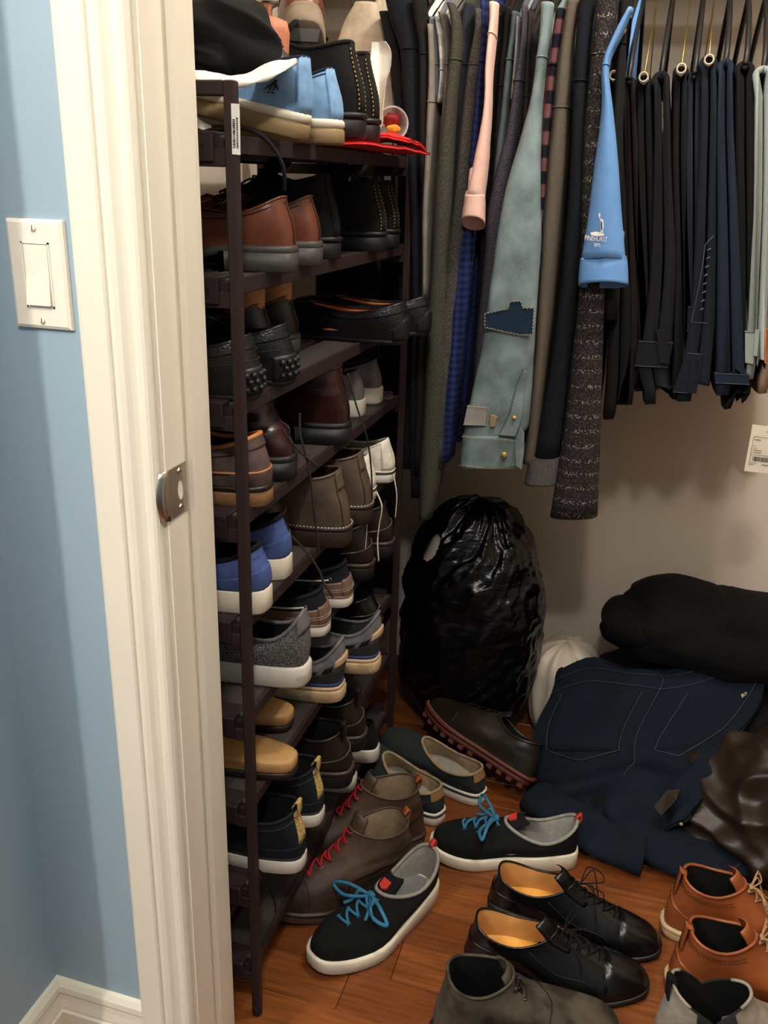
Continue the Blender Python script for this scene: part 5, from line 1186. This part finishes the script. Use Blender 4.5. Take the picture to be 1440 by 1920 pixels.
def fstitch(name, pl, mat=None, Y=YF - 0.0016, r_=0.0008):
    mb = MB(); P = [at(p[0], p[1], Y) for p in pl]
    for a, b2 in zip(P, P[1:]):
        n = max(1, int((b2 - a).length / 0.0032))
        for i in range(n):
            q = a.lerp(b2, i / n); q2 = a.lerp(b2, (i + 0.6) / n); mb.tube([q, q2 + Vector((0, 0, 0.0012 * (1 if i % 2 else -1)))], r_, 4)
    mb.build(name, mat or M('thread_tan', (176, 160, 128), 0.8, bump=0), dn, False, True)
hole_pl = [(909, 588), (953, 579), (956, 566), (976, 564), (980, 577), (1001, 578), (998, 628), (975, 628), (945, 622), (909, 614)]
fpatch('dark_patch', hole_pl, cDd); fstitch('patch_stitching', hole_pl + hole_pl[:1])
fpatch('grey_patch', [(876, 762), (914, 765), (910, 798), (869, 797)], cDp); fstitch('patch_stitching', [(876, 760), (916, 764), (912, 798)])
fpatch('tan_patch', [(920, 778), (932, 782), (928, 800), (919, 800)], cloth('patch_tan', (160, 134, 104)))
fpatch('sleeve_placket', [(981, 693), (988, 700), (984, 730), (976, 790), (966, 818), (935, 816), (958, 770), (968, 722)], cD, YF - 0.002); fstitch('placket_stitching', [(981, 693), (968, 722), (958, 770), (935, 816)], M('thread_dark', (60, 74, 82), 0.8, bump=0), YF - 0.004, 0.0006)
fstitch('cuff_stitching', [(866, 818), (920, 822), (968, 826)], None, YF - 0.004, 0.0006); fstitch('cuff_stitching', [(861, 872), (910, 878), (964, 878)], None, YF - 0.004, 0.0006)
cb = [at(p[0], p[1], YF + 0.006) for p in ((974, 800), (983, 812), (982, 850), (978, 880), (968, 874), (966, 830))]
MB().add(cb + [p + Vector((0, 0.004, 0)) for p in cb], [tuple(range(6)), tuple(range(11, 5, -1))] + [(i, i + 6, (i + 1) % 6 + 6, (i + 1) % 6) for i in range(6)]).build('cuff_end', cD, dn, False, True)
m_snapy = M('snap_pearl', (196, 164, 100), 0.3, metal=0.4, bump=0)
for (a, b2, rr_) in ((945, 853, 0.0062), (964, 783, 0.0045)):
    c = at(a, b2, YF - 0.002); MB().loft([[c + Vector((r_ * math.cos(2 * PI * k / 14), -q, r_ * math.sin(2 * PI * k / 14))) for k in range(14)] for q, r_ in ((-0.004, rr_), (0.002, rr_), (0.004, rr_ * 0.7), (0.0045, rr_ * 0.3))], True, True).build('snap_button', m_snapy, dn, True, True)

# ---- trousers folded over hangers
m_card = M('cardboard_tube', (190, 172, 150), 0.85, var=0.08, bump=0.2)
def pants_hanger(x, zt, label, wire=False):
    h = E('pants_hanger', (x, YROD, zt), label, 'hanger', 'hangers holding the trousers'); zk = ZROD - 0.055
    if wire:
        MB().tube(hook_pts(x, zk), 0.0011, 6).build('hook', m_wire, h, True, True)
        for sg in (-1, 1): MB().tube([(x, YROD, zk), (x, YROD + sg * 0.205, zt - 0.004)], 0.0011, 5).build('arm', m_wire, h, True, True)
        yy = (1.738, 2 * YROD - 1.738); rr_ = 0.0085
        ring = lambda y_, r_: [(x + r_ * math.cos(2 * PI * k / 16), y_, zt - 0.006 + r_ * math.sin(2 * PI * k / 16)) for k in range(16)]
        MB().loft([ring(yy[0] + 0.03, 0.006), ring(yy[0], 0.006), ring(yy[0], rr_), ring(yy[1], rr_)], True, True).build('cardboard_tube', m_card, h, True, True)
    else:
        MB().tube(hook_pts(x, zk), 0.0022, 6).build('hook', m_hang, h, True, True)
        for sg in (-1, 1):
            MB().tube(spline([(x, YROD, zk), (x, YROD + sg * 0.10, lerp(zk, zt, 0.35)), (x, YROD + sg * 0.19, lerp(zk, zt, 0.80)), (x, YROD + sg * 0.205, zt - 0.004)], 5), 0.0048, 8).build('arm', m_hang, h, True, True)
        MB().tube([(x, YROD - 0.205, zt - 0.008), (x, YROD + 0.205, zt - 0.008)], 0.0045, 8).build('bar', m_hang, h, True, True)
NP = [0]
m_seamj = M('thread_denim', (70, 78, 82), 0.8, bump=0)
def pants(name, label, mat, rows, Y=1.765, wire=False, yend=2.15, band=None, loops=(), cat='jeans'):
    NP[0] += 1; sd = NP[0] * 5.3
    R4 = []
    for v, a, b2 in rows:
        p = at(a, v, Y); q = at(b2, v, Y); R4.append((p.x, q.x, (p.z + q.z) / 2))
    xc = (R4[0][0] + R4[0][1]) / 2; zt = R4[0][2]
    root = E(name, (xc, YROD, zt), label, cat, 'trousers hanging folded on the closet rod')
    fine = spline4(R4, 4); hw = (R4[0][1] - R4[0][0]) / 2
    for sg in (-1, 1):
        rings = []
        for i in range(9):
            f = i / 8; yy = lerp(Y, yend, f); e = 0.75 + 0.25 * math.sin(PI * f) ** 0.4
            inner = []; outer = []
            for t in range(5):           # rounded top
                a = PI / 2 * t / 4; outer.append((xc + sg * hw * math.sin(a), zt + hw * 0.9 * (math.cos(a) - 1) + hw * 0.5)); inner.append((xc + sg * max(0.0015, (hw - 0.011)) * math.sin(a) + sg * 0.001, zt + hw * 0.9 * (math.cos(a) - 1) + hw * 0.5 - 0.011 * math.cos(a)))
            for k, (xl, xr, z) in enumerate(fine[1:]):
                g = (k + 1) / (len(fine) - 1); m_ = (xl + xr) / 2; ww = (xr - xl) / 2 * e
                zz = z + (0.012 * nz3((yy * 1.2, sg, 0), 9, sd) if k > len(fine) * 0.7 else 0) + (0.018 * sg if g == 1 else 0)
                wv = 0.006 * nz3((yy, z * 0.4, sg), 16, sd) * min(1, 3 * g) * (0.3 + 0.7 * f)
                outer.append((m_ + sg * ww + wv, zz)); inner.append((m_ + sg * 0.0018 + wv * 0.7, zz + 0.003))
            rings.append([Vector((x, yy, z)) for x, z in outer + inner[::-1]])
        MB().loft(rings, True, True).build('leg_layer', mat, root, True, True)
    if band:
        v0, v1, a0, b0, a1, b1 = band; P = [at(a0, v0, Y - 0.004), at(b0, v0 + 3, Y - 0.004), at(b1, v1 + 3, Y - 0.004), at(a1, v1, Y - 0.004)]
        MB().add(P + [p + Vector((0, 0.02, 0)) for p in P], [(0, 1, 2, 3), (0, 4, 5, 1), (1, 5, 6, 2), (2, 6, 7, 3), (3, 7, 4, 0)]).build('waistband', mat, root, False, True)
        for z_ in ((0, 1), (3, 2)):
            MB().tube([P[z_[0]] + Vector((0, -0.0006, 0)), P[z_[1]] + Vector((0, -0.0006, 0))], 0.0006, 4).build('band_seam', m_seamj, root, True, True)
    for (u, v0, v1, wpx, slant) in loops:
        P = [at(u, v0, Y - 0.008), at(u + wpx, v0 + 1, Y - 0.008), at(u + wpx + slant, v1, Y - 0.008), at(u + slant, v1 - 1, Y - 0.008)]
        MB().add(P + [p + Vector((0, 0.006, 0)) for p in P], [(0, 1, 2, 3), (0, 4, 5, 1), (1, 5, 6, 2), (2, 6, 7, 3), (3, 7, 4, 0)]).build('belt_loop', mat, root, False, True)
    pants_hanger(xc, zt + hw * 0.35, 'hanger holding the ' + label.split(' with ')[0].split(', ')[0], wire)
    return root
jk = cloth('trouser_black', (22, 22, 23)); jw = cloth('trouser_wine_black', (34, 22, 22)); jn = cloth('denim_dark', (26, 33, 44), (34, 43, 54), 'denim'); jb = cloth('denim_navy', (32, 44, 62), (42, 55, 72), 'denim')
jg = cloth('trouser_grey_green', (128, 138, 134), (146, 154, 148), 'melange', bscale=700); jt = cloth('trouser_tan', (134, 110, 90))
pants('black_trousers', 'black trousers next to the tweed sweater', jk, [(142, 1140, 1166), (300, 1140, 1173), (500, 1140, 1186), (700, 1132, 1188), (775, 1126, 1180)], wire=True, cat='trousers')
pants('wine_trousers', 'wine black trousers, second from the blue polo', jw, [(150, 1166, 1193), (400, 1170, 1206), (640, 1176, 1222), (745, 1150, 1228)], cat='trousers')
pants('black_chinos', 'black chinos third from the blue polo', jk, [(146, 1192, 1223), (300, 1190, 1229), (500, 1190, 1242), (715, 1186, 1252)], wire=True, cat='trousers')
pants('black_jeans', 'black jeans with hanging waistband and belt loop', cloth('denim_black', (26, 27, 31), (34, 35, 40), 'denim'), [(142, 1223, 1257), (300, 1222, 1263), (500, 1215, 1272), (640, 1198, 1266), (700, 1190, 1258), (746, 1205, 1262)], 1.755, band=(640, 686, 1197, 1262, 1190, 1252), loops=((1230, 618, 682, 18, 8),), )
pants('charcoal_jeans', 'charcoal jeans on a cardboard tube hanger', jk, [(130, 1262, 1293), (300, 1258, 1291), (500, 1262, 1296), (735, 1256, 1308)], wire=True)
pants('dark_navy_jeans', 'dark navy jeans left of the jeans with stitched fly', jn, [(140, 1288, 1316), (300, 1281, 1319), (600, 1278, 1326), (735, 1266, 1332)], band=(575, 620, 1290, 1322, 1288, 1320))
fj = pants('stitched_jeans', 'dark blue jeans with visible fly stitching', jn, [(112, 1312, 1347), (250, 1310, 1349), (460, 1300, 1347), (600, 1288, 1346), (738, 1264, 1336)], 1.75, wire=True, band=(662, 735, 1288, 1318, 1262, 1306), loops=((1296, 676, 737, 12, -8),))
m_thj = M('thread_grey', (84, 94, 102), 0.8, bump=0)
MB().tube([at(a, b2, 1.744) for a, b2 in ((1338, 442), (1323, 458), (1312, 530), (1296, 604), (1326, 606))], 0.0006, 4).build('fly_seam', m_thj, fj, True, True)
for k in range(8):
    v_ = 470 + k * 16; MB().tube([at(1326 - k * 2.0, v_, 1.744), at(1333 - k * 2.0, v_ - 4, 1.744)], 0.0012, 4).build('fly_stitch', m_thj, fj, True, True)
pants('navy_jeans', 'navy blue jeans right of the stitched jeans', jb, [(118, 1345, 1377), (250, 1341, 1381), (450, 1341, 1393), (690, 1339, 1403), (722, 1339, 1405)], 1.745, band=(700, 718, 1340, 1404, 1341, 1405))
pants('black_slacks', 'black slacks between navy jeans and grey green trousers', jk, [(124, 1377, 1417), (300, 1376, 1419), (700, 1380, 1418), (752, 1358, 1392)], cat='trousers')
pants('grey_green_trousers', 'pale grey green trousers with belt loops', jg, [(132, 1413, 1450), (400, 1409, 1450), (650, 1397, 1440), (695, 1396, 1438)], 1.755, cat='trousers', band=(622, 680, 1397, 1420, 1397, 1412), loops=((1416, 618, 668, 8, -4),))
tj = pants('tan_trousers', 'tan trousers with orange label at the right picture edge', jt, [(150, 1447, 1478), (400, 1440, 1480), (660, 1428, 1472), (725, 1420, 1466)], 1.76, cat='trousers')
MB().tube([at(a, b2, 1.752) for a, b2 in ((1450, 616), (1436, 617), (1434, 680), (1448, 684))], 0.0014, 5).build('orange_label', M('thread_orange', (220, 110, 30), 0.7, bump=0), tj, True, True)
for o in bpy.data.objects:
    if o.name.startswith('coat_hanger'): pass
# price tag
tg = E('price_tag', at(1425, 800, 1.76), 'white price tag with barcode hanging below the trousers', 'price tag')
def tagp(a, b2, d=0.0): return at(1395 + (a * 60 + (1 - b2) * 15), 884 + a * 9 - (1 - (1 - b2)) * 0 - b2 * 88, 1.76 - d)
def quad(a0, b0, a1, b1, d): return [tagp(a0, b0, d), tagp(a1, b0, d), tagp(a1, b1, d), tagp(a0, b1, d)]
def tq(a, b2, d=0.0):       # a across 0..1, b2 up 0..1
    u = lerp(1395, 1411, b2) + a * 62; v = lerp(883, 796, b2) + a * 7; return at(u, v, 1.76 - d)
P = [tq(0, 0), tq(1, 0), tq(1, 1), tq(0, 1)]
MB().add(P + [p + Vector((0, 0.0008, 0)) for p in P], [(0, 1, 2, 3), (7, 6, 5, 4), (0, 4, 5, 1), (1, 5, 6, 2), (2, 6, 7, 3), (3, 7, 4, 0)]).build('card', M('card_white', (214, 204, 186), 0.6, var=0.02, bump=0), tg, False, True)
mb = MB(); m_inkg = M('ink_grey', (120, 110, 98), 0.8, bump=0)
def bar(a0, a1, b0, b1, mb_): mb_.add([tq(a0, b0, 0.0008), tq(a1, b0, 0.0008), tq(a1, b1, 0.0008), tq(a0, b1, 0.0008)], [(0, 1, 2, 3)])
for a0, a1, b0, b1 in ((0.10, 0.98, 0.745, 0.755), (0.10, 0.115, 0.12, 0.75), (0.10, 0.98, 0.36, 0.37), (0.15, 0.33, 0.68, 0.70), (0.15, 0.22, 0.55, 0.56), (0.15, 0.28, 0.50, 0.51), (0.15, 0.42, 0.455, 0.47), (0.15, 0.42, 0.41, 0.425), (0.12, 0.33, 0.19, 0.20), (0.12, 0.26, 0.15, 0.165), (0.48, 0.9, 0.16, 0.18)): bar(a0, a1, b0, b1, mb)
mb.build('print_lines', m_inkg, tg, False, True)
mb = MB(); rr = random.Random(2); a = 0.18
while a < 0.85:
    w_ = rr.choice((0.006, 0.01, 0.018)); bar(a, a + w_, 0.23, 0.33, mb); a += w_ + rr.choice((0.006, 0.012))
mb.build('barcode', m_ink, tg, False, True)
v, f = text_geo('A', 1.0); MB().add([tq(0.52 + p.x * 0.14, 0.87 + p.y * 0.12, 0.0008) for p in v], f).build('lettering', m_ink, tg, False, True)
MB().tube(spline([tq(0.55, 0.96, 0.001), at(1441, 770, 1.765), at(1446, 735, 1.77), at(1450, 715, 1.775)], 5), 0.0005, 5).build('string', m_paper, tg, True, True)

# ================================================================== bags in the corner
m_bagk = M('garbage_plastic', (9, 9, 10), 0.27, var=0.1, scale=10, bump=0.5, bscale=22, stretch=(1.0, 1.0, 3.0), dist=0.006, spec=0.4)
gb = E('garbage_bag', (-0.325, 1.95, 0), 'full black garbage bag with a tear showing white, in the corner', 'garbage bag')
HC = at(800, 1040, 1.82)
def bagfold(th, vf, d):
    a = mnoise.noise(Vector((math.cos(th) * 1.2 + d.z * 2.0, math.sin(th) * 1.2, d.z * 9.0 - math.cos(th) * 1.2))); b2 = mnoise.noise(Vector((math.cos(th) * 3, math.sin(th) * 3 + d.z * 4, d.z * 24 - math.cos(th) * 3)))
    c3 = mnoise.noise(Vector((math.cos(th) * 6 + d.z * 10, math.sin(th) * 6, d.z * 46 - math.cos(th) * 7)))
    return 0.05 * (1 - abs(a) * 2) + 0.034 * (1 - abs(b2) * 2) + 0.016 * (1 - abs(c3) * 2) + 0.07 * math.sin(PI * vf) ** 2 * (0.4 - vf)
blob('bag_body', (-0.328, 1.965, 0.285), (0.168, 0.155, 0.295), m_bagk, gb, 0.06, 7, 4.0, 200, 170, 0.86, 0.0, bagfold,
     cut=lambda p: p.y < 1.95 and ((p.x - HC.x) * 1.0 + (p.z - HC.z) * -0.35) ** 2 / 0.017 ** 2 + (p.z - HC.z) ** 2 / 0.034 ** 2 < 1)
m_bagw = M('plastic_white', (206, 194, 176), 0.5, var=0.05, scale=8, bump=0.5, bscale=30, dist=0.006)
blob('white_content', (-0.328, 1.965, 0.33), (0.152, 0.140, 0.225), m_bagw, gb, 0.05, 9, 6.0, 40, 30, 0.86)
wb = E('white_plastic_bag', (-0.09, 2.06, 0), 'white translucent plastic bag squeezed behind the garbage bag', 'plastic bag')
def wfold(th, vf, d): return 0.10 * (1 - abs(mnoise.noise(Vector((th * 2.2 + d.z * 6, d.z * 7, 1.3)))) * 2)
blob('bag_body', (-0.092, 2.03, 0.105), (0.085, 0.12, 0.120), m_bagw, wb, 0.10, 9, 2.0, 70, 50, 0.85, 0.0, wfold)

# ================================================================== heap of clothes
m_heapk = cloth('heap_black', (10, 10, 10), scale=14); m_heapd = cloth('heap_charcoal', (15, 16, 16))
hb = E('black_jacket', (0.27, 2.0, 0.2), 'black folded jacket on top of the clothes heap', 'jacket')
def hfold(th, vf, d): return 0.10 * (1 - 2 * abs(mnoise.noise(Vector((d.x * 5 + d.z * 8, d.z * 12, d.y * 5))))) + 0.05 * (1 - 2 * abs(mnoise.noise(Vector((d.x * 9 - d.z * 22, d.z * 20, d.y * 9)))))
blob('jacket_fold', at(1272, 1142, 2.03), (0.115, 0.10, 0.070), m_heapk, hb, 0.08, 7, 11.0, 50, 36, 0.95, None, hfold)
blob('jacket_body', at(1350, 1185, 2.02), (0.250, 0.13, 0.088), m_heapk, hb, 0.10, 5, 1.0, 80, 50, 0.85, None, hfold)
blob('jacket_sleeve', at(1190, 1165, 1.99), (0.075, 0.08, 0.045), m_heapk, hb, 0.12, 9, 5.0, 40, 30, 0.85, None, hfold)
hu = E('dark_sweater', (0.22, 1.95, 0), 'charcoal garment underneath the dark jeans', 'garment')
blob('garment_body', (0.24, 2.02, 0.07), (0.31, 0.19, 0.150), m_heapd, hu, 0.06, 6, 3.0, 70, 46, 0.8, 0.0, hfold)
blob('garment_front', (0.10, 1.83, 0.0), (0.16, 0.14, 0.060), m_heapd, hu, 0.06, 8, 7.0, 50, 30, 0.8, 0.0, hfold)
cJ = cloth('heap_denim', (20, 32, 47), (28, 42, 58), 'denim', scale=10, var=0.3)
hj = E('dark_jeans', at(1210, 1450, 1.76), 'dark blue jeans thrown on the heap showing back pockets', 'jeans')
G = [[(1046, 1262, 1.93), (1112, 1234, 1.955), (1190, 1258, 1.93), (1290, 1250, 1.93), (1370, 1216, 1.95), (1440, 1214, 1.96)],
     [(1034, 1300, 1.87), (1100, 1282, 1.885), (1190, 1284, 1.88), (1290, 1284, 1.88), (1370, 1268, 1.90), (1436, 1262, 1.91)],
     [(1002, 1365, 1.80), (1060, 1365, 1.79), (1160, 1372, 1.79), (1230, 1380, 1.80), (1320, 1370, 1.82), (1425, 1318, 1.86)],
     [(988, 1440, 1.735), (1060, 1448, 1.715), (1160, 1440, 1.73), (1215, 1432, 1.75), (1290, 1430, 1.74), (1385, 1372, 1.80)],
     [(986, 1492, 1.70), (1050, 1505, 1.685), (1130, 1500, 1.68), (1195, 1495, 1.70), (1265, 1490, 1.67), (1330, 1440, 1.70)],
     [(1010, 1520, 1.675), (1080, 1545, 1.645), (1140, 1565, 1.625), (1195, 1580, 1.615), (1255, 1560, 1.605), (1290, 1520, 1.62)]]
def jfold(i, j): return 0.016 * math.sin(11 * (j - 0.45) * (1 + i)) * sstep(0.5, 0.8, i) + 0.010 * math.sin(18 * i + 9 * j) * sstep(0.5, 0.7, i) - 0.016 * math.exp(-((i - 0.60 - 0.25 * abs(j - 0.47)) / 0.035) ** 2) - 0.006 * math.exp(-((j - 0.5) / 0.03) ** 2) * (1 - sstep(0.55, 0.65, i))
grid = [[at(*q) for q in r_] for r_ in G]
for r_ in grid:
    for q in r_: q.z = max(q.z, 0.006)
o, JP = sheet('seat', grid, cJ, hj, 8, 0.006, 9, 0.008, 3.0, True, jfold)
nr, nc = len(JP), len(JP[0])
def jp(fi, fj_, d=0.003):
    i, j = fi * (nr - 1), fj_ * (nc - 1); i0, j0 = min(int(i), nr - 2), min(int(j), nc - 2); a, b2 = i - i0, j - j0
    p = JP[i0][j0].lerp(JP[i0][j0 + 1], b2).lerp(JP[i0 + 1][j0].lerp(JP[i0 + 1][j0 + 1], b2), a)
    n = (JP[i0][j0 + 1] - JP[i0][j0]).cross(JP[i0 + 1][j0] - JP[i0][j0]).normalized()
    if n.dot(CAMP - p) < 0: n = -n
    return p + n * d
def jpatch(name, pl, mat, d=0.003, n=8):
    """pl: 4 corners (i, j) on the jeans"""
    a, b2, c, e = pl; rings = []
    for q in range(-1, n + 2):
        g = min(1, max(0, q / n)); ring = []
        for w_ in range(-1, n + 2):
            h = min(1, max(0, w_ / n)); dd = d if (0 <= q <= n and 0 <= w_ <= n) else -0.001
            i = lerp(lerp(a[0], b2[0], h), lerp(e[0], c[0], h), g); j = lerp(lerp(a[1], b2[1], h), lerp(e[1], c[1], h), g); ring.append(jp(i, j, dd))
        rings.append(ring)
    return MB().loft(rings, closed=False).build(name, mat, hj, True, True)
def jline(name, pl, mat, r_=0.0008, d=0.0045, k=8): MB().tube([jp(i, j, d) for i, j in [tuple(lerp(x, y_, t / k) for x, y_ in zip(a, b2)) for a, b2 in zip(pl, pl[1:]) for t in range(k)] + [pl[-1]]], r_, 4).build(name, mat, hj, True, True)
m_jth = M('thread_pale_blue', (62, 76, 84), 0.8, bump=0)
jpatch('waistband', ((0.0, 0.0), (0.0, 1.0), (0.10, 1.0), (0.10, 0.0)), cJ, 0.004, 24)
for pk in (((0.24, 0.10), (0.24, 0.44), (0.50, 0.40), (0.50, 0.12)), ((0.24, 0.62), (0.22, 0.95), (0.46, 0.88), (0.50, 0.62))):
    jpatch('back_pocket', pk, cJ, 0.0035, 10); jline('pocket_stitching', [pk[0], pk[3], (pk[3][0] + 0.045, (pk[3][1] + pk[2][1]) / 2), pk[2], pk[1]], m_jth)
jline('yoke_seam', [(0.21, 0.02), (0.19, 0.25), (0.22, 0.5), (0.18, 0.75), (0.17, 0.98)], m_jth, 0.0006); jline('centre_seam', [(0.10, 0.5), (0.3, 0.5), (0.55, 0.5), (0.66, 0.45)], m_jth, 0.0007); jline('band_seam', [(0.11, 0.02), (0.11, 0.98)], m_jth, 0.0005, k=24)
for j in (0.02, 0.48, 0.86): jpatch('belt_loop', ((-0.0 + 0.0, j), (0.0, j + 0.03), (0.13, j + 0.03), (0.13, j)), cJ, 0.008, 4)
c = jp(0.30, 0.90, 0.005); ex = (jp(0.30, 0.93, 0.005) - c).normalized(); ey = (jp(0.27, 0.90, 0.005) - c).normalized()
MB().tube(spline([c + ex * a * 0.001 + ey * b2 * 0.001 for a, b2 in ((-7, 1), (-4, 4), (-3, -2), (-1, -6), (0, 3), (3, 5), (6, 0), (3, -4), (0, -2))], 5), 0.0007, 5).build('pocket_mark', m_thw, hj, True, True)
def flat_leg(name, pts, w_, h_, root, mat, seed):
    P = spline(pts, 6); rings = []
    for i, p in enumerate(P):
        t = (P[min(i + 1, len(P) - 1)] - P[max(i - 1, 0)]); t.z = 0; t.normalize(); sd_ = Vector((-t.y, t.x, 0)); ring = []
        ww = w_ if not isinstance(w_, (list, tuple)) else lerp(w_[0], w_[1], i / (len(P) - 1))
        for k in range(18):
            a = 2 * PI * k / 18; q = p + sd_ * ww * math.copysign(abs(math.cos(a)) ** 0.8, math.cos(a)) + Vector((0, 0, h_ * math.sin(a)))
            q += (q - p).normalized() * 0.006 * nz3(q, 22, seed); q.z = max(q.z, 0.002); ring.append(q)
        rings.append(ring)
    return MB().loft(rings, True, True).build(name, mat, root, True, True)
lp = [atz(1190, 1500, 0.06), atz(1225, 1565, 0.035), atz(1290, 1608, 0.026), atz(1345, 1612, 0.024), atz(1395, 1596, 0.024)]
flat_leg('trouser_leg', lp, (0.075, 0.055), 0.024, hj, cJ, 4.0)
MB().tube([atz(1352, 1648, 0.03), atz(1342, 1622, 0.05), atz(1362, 1636, 0.048), atz(1388, 1620, 0.05)], 0.0008, 4).build('hem_seam', m_jth, hj, True, True)
flat_leg('trouser_leg', [atz(1000, 1490, 0.03), atz(1080, 1540, 0.028), atz(1150, 1580, 0.026), atz(1210, 1600, 0.026)], (0.05, 0.06), 0.026, hj, cJ, 9.0)
# leather jacket at the right edge
m_ljk = M('leather_jacket', (58, 44, 32), 0.42, 'leather', (44, 34, 26), bump=0.2, bscale=500, scale=12)
lj = E('leather_jacket', (0.40, 1.66, 0), 'crumpled brown leather jacket in front of the heap', 'jacket')
def lfold(th, vf, d):
    w1 = mnoise.noise(Vector((d.x * 4, d.y * 4, d.z * 4)))
    return (0.15 * (1 - 2.2 * abs(mnoise.noise(Vector((d.x * 4.5 + 5 * d.z + w1, d.y * 5 - d.z * 9, d.z * 7 + w1))))) + 0.10 * (1 - 2.2 * abs(mnoise.noise(Vector((d.x * 11 - 6 * d.z, d.y * 9 + 2 * w1, d.z * 15 + d.x * 6)))))
            + 0.03 * mnoise.noise(Vector((d.x * 26, d.y * 26, d.z * 24))))
blob('jacket_body', (0.44, 1.73, 0.03), (0.215, 0.165, 0.180), m_ljk, lj, 0.08, 6, 2.0, 170, 110, 0.9, 0.0, lfold)
tb = [at(1226, 1512, 1.60), at(1250, 1482, 1.61), at(1275, 1480, 1.62), at(1268, 1500, 1.605), at(1240, 1530, 1.59)]
MB().add(tb + [p + Vector((0.004, 0.012, -0.008)) for p in tb], [tuple(range(5)), tuple(range(9, 4, -1))] + [(i, i + 5, (i + 1) % 5 + 5, (i + 1) % 5) for i in range(5)]).build('strap_tab', m_ljk, lj, False, True)
c = at(1277, 1545, 1.575); MB().loft([[c + Vector((r_ * math.cos(2 * PI * k / 10), -q, r_ * math.sin(2 * PI * k / 10))) for k in range(10)] for q, r_ in ((0, 0.004), (0.003, 0.003))], True, True).build('snap', m_snapy, lj, True, True)
